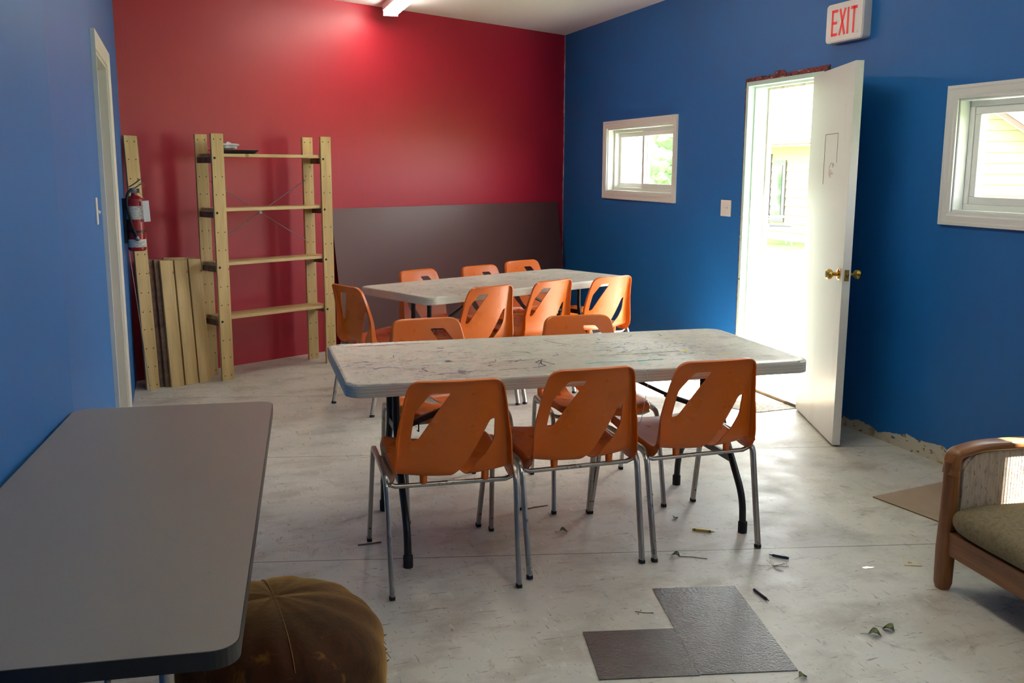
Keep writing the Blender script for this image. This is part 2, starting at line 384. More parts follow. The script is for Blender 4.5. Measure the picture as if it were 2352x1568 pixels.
def wall_mesh(p0, p1, z0, z1, th, holes):
    """wall from p0 to p1 (xy), thickness th to the right-hand side normal; holes = (t0,t1,z0,z1) along it"""
    p0 = Vector((*p0, 0)); p1 = Vector((*p1, 0)); L = (p1-p0).length; d = (p1-p0)/L; n = Vector((d.y, -d.x, 0))*th
    ts = sorted({0, L, *[h[0] for h in holes], *[h[1] for h in holes]}); zs = sorted({z0, z1, *[h[2] for h in holes], *[h[3] for h in holes]})
    bm = bmesh.new(); V = {}
    def v(i, j, k):
        if (i, j, k) not in V: V[i, j, k] = bm.verts.new(p0+d*ts[i]+n*k+Vector((0, 0, zs[j])))
        return V[i, j, k]
    def solid(i, j):
        if i < 0 or j < 0 or i >= len(ts)-1 or j >= len(zs)-1: return False
        a = (ts[i]+ts[i+1])/2; b = (zs[j]+zs[j+1])/2
        return not any(h[0] < a < h[1] and h[2] < b < h[3] for h in holes)
    for i in range(len(ts)-1):
        for j in range(len(zs)-1):
            if not solid(i, j): continue
            for k in (0, 1): bm.faces.new((v(i, j, k), v(i+1, j, k), v(i+1, j+1, k), v(i, j+1, k)))
            if not solid(i-1, j): bm.faces.new((v(i, j, 0), v(i, j+1, 0), v(i, j+1, 1), v(i, j, 1)))
            if not solid(i+1, j): bm.faces.new((v(i+1, j, 0), v(i+1, j+1, 0), v(i+1, j+1, 1), v(i+1, j, 1)))
            if not solid(i, j-1): bm.faces.new((v(i, j, 0), v(i+1, j, 0), v(i+1, j, 1), v(i, j, 1)))
            if not solid(i, j+1): bm.faces.new((v(i, j+1, 0), v(i+1, j+1, 0), v(i+1, j+1, 1), v(i, j+1, 1)))
    return bm

# ------------------------------------------------------------------ room shell
RA = .4958; RU = Vector((math.cos(RA), math.sin(RA), 0)); RN = Vector((-math.sin(RA), math.cos(RA), 0)); RP = Vector((XR, 9.4536, 0))
H = 2.80; TH = .15
YB = -1.6                                                    # wall behind the camera
KL = Vector((-.437, 7.262, 0))                               # left end of the red wall
NB = (-.392, 3.30); NB2 = (-.394, 4.4)                       # the left wall bends at the table
NF = (-.392-4.9*.118, 3.30-4.9)
# floor & ceiling follow the outline
outline = [(NF[0]-.1, YB-.1), (XR, YB-.1), (XR, 9.4536), (KL.x, KL.y), NB2, NB]
bm = bmesh.new(); prism(bm, outline, -.12, 0); struct('floor', bm, m_floor)
bm = bmesh.new(); prism(bm, [(-2.0, YB-.3), (XR+.3, YB-.3), (XR+.3, 9.9), (-2.0, KL.y+.2)], H, H+.15); struct('ceiling', bm, m_ceil)
# right wall, running +Y, thickness outwards (+X)
DY0, DY1, DZ = 5.135, 6.0, 2.075
WS = (7.045, 8.345, 1.295, 1.848); WB = (2.66, 4.02, 1.29, 1.84); WC = (-.3, .8, 1.15, 1.85); WD = (2.02, 2.17, 1.45, 2.15)  # WD: narrow unseen slot added for the sun stripe on the sofa
o = struct('wall_right', wall_mesh((XR, YB-.1), (XR, 9.4536+.02), 0, H, TH,
     [(DY0-YB+.1, DY1-YB+.1, 0, DZ)]+[(a-YB+.1, b-YB+.1, c, d) for a, b, c, d in (WS, WB, WC, WD)]), m_blue_r)
e2 = RP+RU*.17
o = struct('wall_back', wall_mesh((KL.x-RU.x*.12, KL.y-RU.y*.12), (RP.x, RP.y), 0, H, -TH, []), m_red)
dl = Vector((KL.x-NB2[0], KL.y-NB2[1])); LL = dl.length
CY0, CY1 = 5.03, 6.02
o = struct('wall_left', wall_mesh(NB2, (KL.x, KL.y), 0, H, -TH, [(CY0-NB2[1], CY1-NB2[1], 0, 2.05)]), m_blue)
o = struct('wall_left', wall_mesh(NB, NB2, 0, H, -TH, []), m_blue)
o = struct('wall_left', wall_mesh(NF, NB, 0, H, -TH, []), m_blue)
o = struct('wall_front', wall_mesh((NF[0]-.2, YB), (XR+.1, YB), 0, H, TH, []), m_blue)
# room beyond the left doorway
o = struct('wall_hall', bxm(-1.9, -1.8, 4.0, 7.2, 0, H), m_plaster)
o = struct('wall_hall_end', bxm(-1.8, KL.x-.12-.03, 6.6, 6.7, 0, H), m_plaster)
o = struct('wall_hall_near', bxm(-1.8, -.55, 4.0, 4.1, 0, H), m_plaster)
o = struct('floor_hall', bxm(-1.9, -.40, 4.0, 7.2, -.12, -.001), m_floor)

# thin unpainted caulk line in the far right corner
bm = bmesh.new(); pr = []
for k in range(90):
    z = H-.01-k*.0155; pr.append((random.uniform(.0015, .006), z))
for (w_, z), (w2, z2) in zip(pr, pr[1:]):
    q = [bm.verts.new(p) for p in ((XR-.0008, 9.4536-.004-w_*2, z), (XR-.0008, 9.4536-.004, z), (XR-.0008, 9.4536-.004, z2), (XR-.0008, 9.4536-.004-w2*2, z2))]; bm.faces.new(q)
struct('trim_1', bm, m_plaster)

# ------------------------------------------------------------------ left doorway: white casing, jambs
dvec = Vector((KL.x-NB2[0], KL.y-NB2[1], 0)).normalized(); nv = Vector((dvec.y, -dvec.x, 0))     # nv points into the room
def LP(y, off, z):
    t = (y-NB2[1])/dvec.y
    return Vector((NB2[0], NB2[1], 0))+dvec*t+nv*off+Vector((0, 0, z))
MLw = Matrix(((dvec.x, nv.x, 0, NB2[0]), (dvec.y, nv.y, 0, NB2[1]), (0, 0, 1, 0), (0, 0, 0, 1)))   # local: x along wall, y into room
a0 = CY0-NB2[1]; a1 = CY1-NB2[1]
bm = bmesh.new()
CW = .07
def casing(bm, x0, x1, ztop, cw, th):
    prof = [(0, 0), (th*.55, 0), (th*.6, cw*.2), (th*.85, cw*.45), (th, cw*.7), (th, cw), (0, cw)]      # depth, distance from the opening
    path = [((x0, 0), (-1, 0)), ((x0, ztop), (-1, 1)), ((x1, ztop), (1, 1)), ((x1, 0), (1, 0))]
    rings = []
    for (px, pz), (dx, dz) in path:
        rings.append([bm.verts.new((px+dx*c, d, pz+dz*c)) for d, c in prof])
    m = len(prof)
    for i in range(3):
        for j in range(m): bm.faces.new((rings[i][j], rings[i][(j+1) % m], rings[i+1][(j+1) % m], rings[i+1][j]))
    bm.faces.new(rings[0]); bm.faces.new(rings[3])
casing(bm, a0+.005, a1-.005, 2.045, CW, .020)
box(bm, a0, a0+.018, -.152, .001, 0, 2.05); box(bm, a1-.018, a1, -.152, .001, 0, 2.05); box(bm, a0+.018, a1-.018, -.152, .001, 2.032, 2.05)
box(bm, a0+.018, a0+.03, -.09, -.05, 0, 2.02); box(bm, a1-.03, a1-.018, -.09, -.05, 0, 2.02)
bmesh.ops.transform(bm, matrix=MLw, verts=bm.verts)
struct('door_1', bm, m_white)

# ------------------------------------------------------------------ windows in the right wall
def window(idx, y0, y1, z0, z1, split, side):
    root = bpy.data.objects.new('window_%d' % idx, None); C.objects.link(root); root['kind'] = 'structure'
    root.location = (XR, 0, 0)
    bm = bmesh.new(); cw = .065
    prof = [(0, 0), (-.010, 0), (-.012, .012), (-.016, .02), (-.017, .045), (-.020, .05), (-.020, cw), (0, cw)]
    rings = []
    for (y, z), (dy, dz) in (((y0, z0), (-1, -1)), ((y1, z0), (1, -1)), ((y1, z1), (1, 1)), ((y0, z1), (-1, 1))):
        rings.append([bm.verts.new((x, y+dy*c, z+dz*c)) for x, c in prof])
    m = len(prof)
    for i in range(4):
        A, B = rings[i], rings[(i+1) % 4]
        for j in range(m): bm.faces.new((A[j], A[(j+1) % m], B[(j+1) % m], B[j]))
    struct('casing', bm, m_white, root)
    def ring(bm, ya, yb, za, zb, w_, x0, x1, bev=.003):
        box(bm, x0, x1, ya, yb, za, za+w_, bev=bev); box(bm, x0, x1, ya, yb, zb-w_, zb, bev=bev)
        box(bm, x0, x1, ya, ya+w_, za+w_, zb-w_, bev=bev); box(bm, x0, x1, yb-w_, yb, za+w_, zb-w_, bev=bev)
    bm = bmesh.new(); ring(bm, y0, y1, z0, z1, .010, 0.002, .06, .001); ring(bm, y0+.010, y1-.010, z0+.010, z1-.010, .028, .06, .148)
    struct('frame', bm, m_vinyl, root)
    ya, yb, za, zb = y0+.038, y1-.038, z0+.038, z1-.038
    ov = .02
    for k, (p, q, xo) in enumerate(((ya, split+ov, .068 if side == 0 else .102), (split-ov, yb, .102 if side == 0 else .068))):
        bm = bmesh.new(); ring(bm, p, q, za, zb, .038, xo, xo+.028, .004); s = struct('sash', bm, m_vinyl, root)
        bm = bmesh.new(); box(bm, xo+.012, xo+.016, p+.03, q-.03, za+.03, zb-.03); struct('glass', bm, m_glass, s)
    return root
window(1, *WS, 7.74, 0)
window(2, *WB, 3.34, 1)
window(3, *WC, .25, 0)
bm = bmesh.new(); box(bm, XR+.06, XR+.10, WD[0], WD[1], WD[2], WD[2]+.02); struct('window_4', bm, m_vinyl)  # sill of the unseen slot shaped to let sun onto the sofa arm

# ------------------------------------------------------------------ outside door: frame, leaf
root = bpy.data.objects.new('door_2', None); C.objects.link(root); root['kind'] = 'structure'
bm = bmesh.new()
for y0, y1 in ((DY0, DY0+.03), (DY1-.03, DY1)): box(bm, XR-.004, XR+TH+.01, y0, y1, 0, DZ-.03, bev=.002)
box(bm, XR-.004, XR+TH+.01, DY0, DY1, DZ-.03, DZ, bev=.002)
struct('frame', bm, m_mint, root)
bm = bmesh.new(); box(bm, XR+.045, XR+.075, DY1-.045, DY1-.03, 0, DZ-.045); box(bm, XR+.045, XR+.075, DY0+.03, DY0+.042, 0, DZ-.045); box(bm, XR+.045, XR+.075, DY0+.03, DY1-.03, DZ-.045, DZ-.03)
struct('door_stop', bm, m_white, root)
bm = bmesh.new(); box(bm, XR+TH, XR+TH+.035, DY1-.045, DY1+.05, -.1, DZ+.02); box(bm, XR+TH, XR+TH+.035, DY0-.05, DY0+.045, -.1, DZ+.02); box(bm, XR+TH, XR+TH+.035, DY0+.045, DY1-.045, DZ-.05, DZ+.02)
struct('outer_frame', bm, m_pinkwood, root)
bm = bmesh.new(); box(bm, XR-.03, XR+TH+.04, DY0+.03, DY1-.03, .001, .022, bev=.004); struct('threshold', bm, wood('worn_threshold', (150, 132, 104), (108, 92, 70), .6, 1), root)
bm = bmesh.new(); lathe(bm, [(0, -.002), (.006, -.002), (.006, .001), (0, .001)], 12, mat=Matrix.Translation((XR-.005, DY1-.015, .74)) @ Matrix.Rotation(PI/2, 4, 'Y')); struct('strike_hole', bm, m_hole, root)
# torn wall edge above the frame
def ragged(pts_lo, amp, n, seed):
    rnd = random.Random(seed); out = []
    for (a, b) in zip(pts_lo, pts_lo[1:]):
        for k in range(n): t = k/n; out.append((a[0]+(b[0]-a[0])*t, a[1]+(b[1]-a[1])*t+rnd.uniform(-amp, amp)))
    out.append(pts_lo[-1]); return out
top = ragged([(DY1+.012, DZ+.022), (5.75, DZ+.026), (5.66, DZ+.024), (5.655, DZ+.044), (5.56, DZ+.040), (5.53, DZ+.020), (5.3, DZ+.024), (5.08, DZ+.030)], .005, 5, 3)
bot = [(5.08, DZ-.002), (DY1+.012, DZ-.002)]
bm = bmesh.new(); vs = prism(bm, [(y, z) for y, z in top+bot], 0, .005)
bmesh.ops.transform(bm, matrix=Matrix(((0, 0, -1, XR), (1, 0, 0, 0), (0, 1, 0, 0), (0, 0, 0, 1))), verts=vs)
bmesh.ops.triangulate(bm, faces=bm.faces[:])
struct('trim_2', bm, m_torn)
side_ = ragged([(0.0, DY1+.006), (.7, DY1+.008), (1.4, DY1+.005), (DZ, DY1+.012)], .0035, 22, 5)
bm = bmesh.new(); vs = prism(bm, [(y, z) for z, y in side_]+[(DY1-.001, DZ), (DY1-.001, 0)], 0, .004)
bmesh.ops.transform(bm, matrix=Matrix(((0, 0, -1, XR), (1, 0, 0, 0), (0, 1, 0, 0), (0, 0, 0, 1))), verts=vs)
bmesh.ops.triangulate(bm, faces=bm.faces[:])
struct('trim_3', bm, m_torn)
# door leaf, local x from hinge to free edge, y thickness
LW_, LT = .845, .043
leaf = thing('door_leaf', None, None, (XR-.012, DY0+.015, .012)); leaf['kind'] = 'structure'; leaf.name = 'door_3'
leaf.rotation_euler = (0, 0, math.atan2(-.935, -.355))
bm = bmesh.new(); box(bm, 0, LW_, -LT, 0, 0, 2.035, bev=.002)
struct('slab', bm, m_door, leaf)
bm = bmesh.new()                                                      # patched rectangular outline
px0, px1, pz0, pz1 = .34, .60, 1.38, 1.68
for a in ((px0, px0+.006, pz0+.02, pz1), (px1-.004, px1, pz0+.14, pz1), (px0, px1, pz1-.004, pz1)): box(bm, a[0], a[1], -LT-.0012, -LT+.001, a[2], a[3])
struct('patch_outline', bm, M('grey_crack_line', (150, 142, 134), .7), leaf)
bm = bmesh.new(); rnd = random.Random(4)
for k in range(16):
    x = .44+rnd.uniform(0, .09); z = 1.45+rnd.uniform(0, .08)
    sweep(bm, [(x, -LT-.0008, z), (x+rnd.uniform(.01, .03), -LT-.0008, z+rnd.uniform(-.03, .03))], rrect(.0015, .001, .0003, 1))
struct('scribble', bm, M('faint_red_pencil', (206, 180, 178), .7), leaf)
def knob(sgn):
    bm = bmesh.new(); y = -LT if sgn < 0 else 0
    mt = Matrix.Translation((LW_-.065, y, .93)) @ Matrix.Rotation(PI/2 if sgn < 0 else -PI/2, 4, 'X')
    lathe(bm, [(0, 0), (.033, 0), (.033, .003), (.026, .008), (.012, .010), (.011, .030), (.014, .034), (.024, .042), (.028, .052), (.027, .062), (.019, .070), (0, .071)], 28, mat=mt)
    k = struct('door_knob', bm, m_brass, leaf, smooth=True); k['label'] = 'brass door knob'
knob(-1); knob(1)
bm = bmesh.new(); box(bm, LW_-.001, LW_+.0015, -LT/2-.012, -LT/2+.012, .90, .96, bev=.0005); box(bm, LW_, LW_+.010, -LT/2-.006, -LT/2+.006, .922, .938)
struct('latch_plate', bm, m_brass, leaf)
for z in (.2, 1.0, 1.82):
    bm = bmesh.new(); lathe(bm, [(0, 0), (.006, 0), (.006, .09), (0, .09)], 10, mat=Matrix.Translation((-.006, .004, z))); struct('hinge', bm, m_brass, leaf, smooth=True)

# ------------------------------------------------------------------ chairs
def make_chair_parts(root):
    # centre profile (y forward, z)
    P0 = [(.505, .432), (.47, .4445), (.40, .443), (.30, .431), (.20, .420), (.135, .413), (.098, .414), (.074, .425), (.060, .450), (.048, .50), (.036, .56), (.018, .64), (-.004, .72), (-.030, .792)]
    def cat(P, n=12):
        out = []
        Q = [P[0]]+P+[P[-1]]
        for i in range(1, len(Q)-2):
            for k in range(n):
                t = k/n; out.append(tuple(.5*((2*Q[i][c])+(-Q[i-1][c]+Q[i+1][c])*t+(2*Q[i-1][c]-5*Q[i][c]+4*Q[i+1][c]-Q[i+2][c])*t*t+(-Q[i-1][c]+3*Q[i][c]-3*Q[i+1][c]+Q[i+2][c])*t**3) for c in (0, 1)))
        out.append(P[-1]); return out
    pr = cat(P0); S = [0]
    for a, b in zip(pr, pr[1:]): S.append(S[-1]+math.hypot(b[0]-a[0], b[1]-a[1]))
    ST = S[-1]
    def prof(s):
        if s <= 0:
            d = ((pr[1][0]-pr[0][0]), (pr[1][1]-pr[0][1])); L = math.hypot(*d); return (pr[0][0]+d[0]/L*s, pr[0][1]+d[1]/L*s)
        if s >= ST:
            d = ((pr[-1][0]-pr[-2][0]), (pr[-1][1]-pr[-2][1])); L = math.hypot(*d); return (pr[-1][0]+d[0]/L*(s-ST), pr[-1][1]+d[1]/L*(s-ST))
        lo, hi = 0, len(S)-1
        while hi-lo > 1:
            m = (lo+hi)//2
            if S[m] <= s: lo = m
            else: hi = m
        t = (s-S[lo])/(S[hi]-S[lo]); return (pr[lo][0]*(1-t)+pr[hi][0]*t, pr[lo][1]*(1-t)+pr[hi][1]*t)
    def s_of_z(z): return next(S[i] for i in range(len(S)) if pr[i][1] >= z and S[i] > .46)
    def s_of_y(y): return next(S[i] for i in range(len(S)) if pr[i][0] <= y)
    sb = s_of_z(.4255)
    def base(x, s):
        y, z = prof(s)
        k = (x/.2)**2; ax = abs(x)/.2
        back = min(1, max(0, (s-sb+.05)/.24)); back = back*back*(3-2*back)
        seat = 1-back
        y += .026*k*back
        z += .020*k*seat
        y += .004*seat*k
        return Vector((x, y, z))
    def nrm(x, s):
        e = 1e-3; du = base(x+e, s)-base(x-e, s); dv = base(x, s+e)-base(x, s-e)
        return -du.cross(dv).normalized(), du/(2*e), dv/(2*e)          # sitter side
    D = .058; r = .011; ext = D-r
    hw = [(0, .205), (.10, .212), (.25, .214), (sb-.05, .207), (sb+.03, .203), (sb+.12, .198), (sb+.25, .180), (ST, .163)]
    def halfw(s):
        for (a, wa), (b, wb) in zip(hw, hw[1:]):
            if s <= b: return wa+(wb-wa)*(s-a)/(b-a)
        return hw[-1][1]
    # fold line (inner outline), then the skin reaches D beyond it
    mids = [ST*k/24 for k in range(3, 22)]
    inn = [(-(hw[0][1]-r), r), (hw[0][1]-r, r)]+[(halfw(s)-r, s) for s in mids]+[(hw[-1][1]-r, ST-r), (-(hw[-1][1]-r), ST-r)]+[(-(halfw(s)-r), s) for s in mids[::-1]]
    nm = len(mids)
    inn = round_poly(inn, [.045, .045]+[0]*nm+[.036, .036]+[0]*nm, 6)
    def dense(poly, step):
        out = []
        for i in range(len(poly)):
            a = poly[i]; b = poly[(i+1) % len(poly)]; k = max(1, int(math.hypot(b[0]-a[0], b[1]-a[1])/step+.999))
            out += [(a[0]+(b[0]-a[0])*t/k, a[1]+(b[1]-a[1])*t/k) for t in range(k)]
        return out
    inn = dense(inn, .012)
    def offset(poly, d):
        out = []
        for i in range(len(poly)):
            a = poly[i-1]; b = poly[i]; c_ = poly[(i+1) % len(poly)]
            e1 = Vector((b[0]-a[0], b[1]-a[1])); e2 = Vector((c_[0]-b[0], c_[1]-b[1]))
            n1 = Vector((e1.y, -e1.x)).normalized(); n2 = Vector((e2.y, -e2.x)).normalized()
            n_ = (n1+n2).normalized(); out.append((b[0]+n_.x*d, b[1]+n_.y*d))
        return out
    dom = offset(inn, D)
    sz = s_of_z; 
    h1 = round_poly([(-.086, sz(.735)), (-.016, sz(.735)), (-.128, sz(.556)), (-.152, sz(.550)), (-.138, sz(.665))], .011, 3)
    sbend = s_of_z(.418) if False else sb-.03
    h2 = [(.128, sz(.625)), (.146, sz(.628)), (.147, sz(.545)), (.118, sz(.487)), (.084, sb+.015), (.056, sb-.035), (.034, s_of_y(.175)), (.012, s_of_y(.19)), (-.018, s_of_y(.19)), (-.022, s_of_y(.165)), (-.006, sb-.035), (.040, sz(.455)), (.086, sz(.535))]
    h2 = round_poly(h2, [.006, .008, .02, .02, .02, .02, .015, .015, .015, .02, .02, .02, .02], 3)
    h1 = dense(h1, .012); h2 = dense(h2, .010)
    def segd(p, a, b):
        ab = (b[0]-a[0], b[1]-a[1]); L = ab[0]**2+ab[1]**2
        t = 0 if L == 0 else max(0, min(1, ((p[0]-a[0])*ab[0]+(p[1]-a[1])*ab[1])/L))
        q = (a[0]+ab[0]*t, a[1]+ab[1]*t); return math.hypot(p[0]-q[0], p[1]-q[1]), q
    def idist(p):
        best = (9, None)
        for i in range(len(inn)):
            d, q = segd(p, inn[i], inn[(i+1) % len(inn)])
            if d < best[0]: best = (d, q)
        return best
    def inside(p, poly):
        c = False; n = len(poly)
        for i in range(n):
            a, b = poly[i], poly[(i+1) % n]
            if (a[1] > p[1]) != (b[1] > p[1]) and p[0] < (b[0]-a[0])*(p[1]-a[1])/(b[1]-a[1])+a[0]: c = not c
        return c
    pts = []; edges = []; offs = []
    def loop(L):
        i0 = len(pts); pts.extend(L); n = len(L)
        edges.extend((i0+k, i0+(k+1) % n) for k in range(n))
    loop(dom); loop(h1); loop(h2)
    for frac in (0, .06, .12, .20, .30, .45, .7): pts.extend(offset(inn, D*frac) if frac else inn)
    nx = 26; ns = 54
    for i in range(-nx//2, nx//2+1):
        for j in range(ns+1):
            p = (i*.46/nx, ST*j/ns)
            if not inside(p, inn) or idist(p)[0] < .004: continue
            if inside(p, h1) or inside(p, h2): continue
            near = False
            for hl in (h1, h2):
                if min(segd(p, hl[q], hl[(q+1) % len(hl)])[0] for q in range(len(hl))) < .005: near = True
            if not near: pts.append(p)
    vo, eo, fo = geometry.delaunay_2d_cdt([Vector(p) for p in pts], edges, [], 0, 1e-6)[:3]
    bm = bmesh.new(); vs = []
    def Lf(x, s):
        tab = [(-.1, .016), (0, .018), (.12, .020), (.30, .025), (sb-.03, .031), (sb+.02, .031), (sb+.08, .026), (sb+.2, .018), (ST-.03, .010), (ST+1, .007)]
        for (a, la), (b, lb) in zip(tab, tab[1:]):
            if s <= b: return la+(lb-la)*(s-a)/(b-a)
        return .006
    for p in vo:
        p = (p.x, p.y); t, q = idist(p)
        if t < 1e-5 or inside(p, inn): vs.append(bm.verts.new(base(*p))); continue
        g_ = Vector((q[0]-p[0], q[1]-p[1])).normalized(); qb = q
        n_, du, dv = nrm(*qb); out = -(du*g_.x+dv*g_.y).normalized()
        arc = r*PI/2
        if t < arc: pos = base(*qb)+out*(r*math.sin(t/r))-n_*(r*(1-math.cos(t/r)))
        else: pos = base(*qb)+out*(r+.10*(t-arc)/(D-arc)*Lf(*qb))-n_*(r+(t-arc)/(D-arc)*Lf(*qb))
        vs.append(bm.verts.new(pos))
    for f_ in fo:
        c_ = (sum(vo[i].x for i in f_)/3, sum(vo[i].y for i in f_)/3)
        if not inside(c_, dom) or inside(c_, h1) or inside(c_, h2): continue
        try: bm.faces.new([vs[i] for i in f_])
        except ValueError: pass
    loose = [v for v in bm.verts if not v.link_faces]; bmesh.ops.delete(bm, geom=loose, context='VERTS')
    bmesh.ops.recalc_face_normals(bm, faces=bm.faces)
    # make the skin face the sitter, then thicken away from him
    ff = max(bm.faces, key=lambda q: q.calc_center_median().z)
    seatf = min(bm.faces, key=lambda q: (q.calc_center_median()-Vector((0, .35, .44))).length)
    if seatf.normal.z < 0: bmesh.ops.reverse_faces(bm, faces=bm.faces)
    bm.normal_update(); fs0 = bm.faces[:]; vs0 = bm.verts[:]; bd = [e for e in bm.edges if len(e.link_faces) == 1]
    tw = {v: bm.verts.new(v.co-v.normal*.0045) for v in vs0}
    for e in bd:
        lp = e.link_loops[0]; a, b = lp.vert, lp.link_loop_next.vert
        bm.faces.new((b, a, tw[a], tw[b]))
    for f_ in fs0: bm.faces.new([tw[v] for v in f_.verts][::-1])
    for sx_ in (-.10, .125):                                          # moulded pegs down to the cross tubes
        lathe(bm, [(.013, 0), (.015, .04)], 12, mat=Matrix.Translation((sx_, .098, .388)))
        lathe(bm, [(.013, 0), (.015, .045)], 12, mat=Matrix.Translation((sx_, .40, .398)))
    link('seat_shell', bm, m_orange, root, smooth=True)
    # legs
    sec = rrect(.017, .024, .004, 2)
    for sx_ in (-1, 1):
        rp = round_path([(sx_*.230, 0, .012), (sx_*.236, .085, .418), (sx_*.238, .30, .424)], .05, 7)
        bm = bmesh.new(); sweep(bm, rp, sec, ref=(1, 0, 0)); lg = link('leg', bm, m_chrome, root, smooth=True)
        bm = bmesh.new(); sweep(bm, [(sx_*.230, -.0005, .0), (sx_*.230, .0025, .014)], rrect(.020, .027, .004, 2), ref=(1, 0, 0)); link('foot_cap', bm, m_rubber, lg)
        fp = round_path([(sx_*.254, .575, .012), (sx_*.240, .485, .424), (sx_*.238, .30, .424)], .05, 7)
        bm = bmesh.new(); sweep(bm, fp, sec, ref=(1, 0, 0))
        lg = link('leg', bm, m_chrome, root, smooth=True)
        bm = bmesh.new(); sweep(bm, [(sx_*.254, .5755, .0), (sx_*.254, .573, .014)], rrect(.020, .027, .004, 2), ref=(1, 0, 0)); link('foot_cap', bm, m_rubber, lg)
        bm = bmesh.new(); lathe(bm, [(0, 0), (.0035, 0), (.0035, .0012), (0, .0012)], 8, mat=Matrix.Translation((sx_*.2525, .552, .062)) @ Matrix.Rotation(PI/2, 4, 'X')); link('screw_hole', bm, m_hole, lg)
    for y, z in ((.098, .382), (.40, .392)):
        bm = bmesh.new(); tube(bm, [(-.232, y, z+.012), (-.20, y, z), (.20, y, z), (.232, y, z+.012)], .009, 12); link('cross_tube', bm, m_chrome, root, smooth=True)
    return root
# (x, y, facing angle clockwise from +Y, label, group)
chairs = [
 (.829, 3.180, 4.2, 'orange plastic chair at the left end of the near side of the front table', 'chairs on the near side of the front table'),
 (1.350, 3.228, -.9, 'middle orange plastic chair on the near side of the front table', 'chairs on the near side of the front table'),
 (1.862, 3.232, -.6, 'orange plastic chair at the right end of the near side of the front table', 'chairs on the near side of the front table'),
 (1.036, 4.500, 177.4, 'orange plastic chair behind the front table, left one, facing the camera', 'chairs on the far side of the front table'),
 (1.768, 4.385, 187.0, 'orange plastic chair behind the front table, right one, facing the camera', 'chairs on the far side of the front table'),
 (1.709, 5.713, -21, 'orange chair, left one of three along the near side of the rear table', 'chairs on the near side of the rear table'),
 (2.185, 5.905, -25, 'orange chair, middle one of three along the near side of the rear table', 'chairs on the near side of the rear table'),
 (2.648, 6.010, -18, 'orange chair, right one of three along the near side of the rear table', 'chairs on the near side of the rear table'),
 (1.500, 6.735, 152, 'orange chair behind the rear table, left one of three before the brown panel', 'chairs on the far side of the rear table'),
 (2.000, 6.905, 156, 'orange chair behind the rear table, middle one of three before the brown panel', 'chairs on the far side of the rear table'),
 (2.430, 7.209, 158, 'orange chair behind the rear table, right one of three before the brown panel', 'chairs on the far side of the rear table'),
 (.890, 5.975, 68, 'orange plastic chair at the left end of the rear table beside the pine shelf unit', None),
]
proto = None
for (x, y, a, lab, grp) in chairs:
    if proto is None:
        ch = thing('stacking_chair', lab, 'chair'); make_chair_parts(ch); proto = ch
    else: ch = copy_tree(proto)
    ch.location = (x, y, 0); ch.rotation_euler = (0, 0, -math.radians(a)); ch['label'] = lab
    if grp: ch['group'] = grp
    elif 'group' in ch: del ch['group']

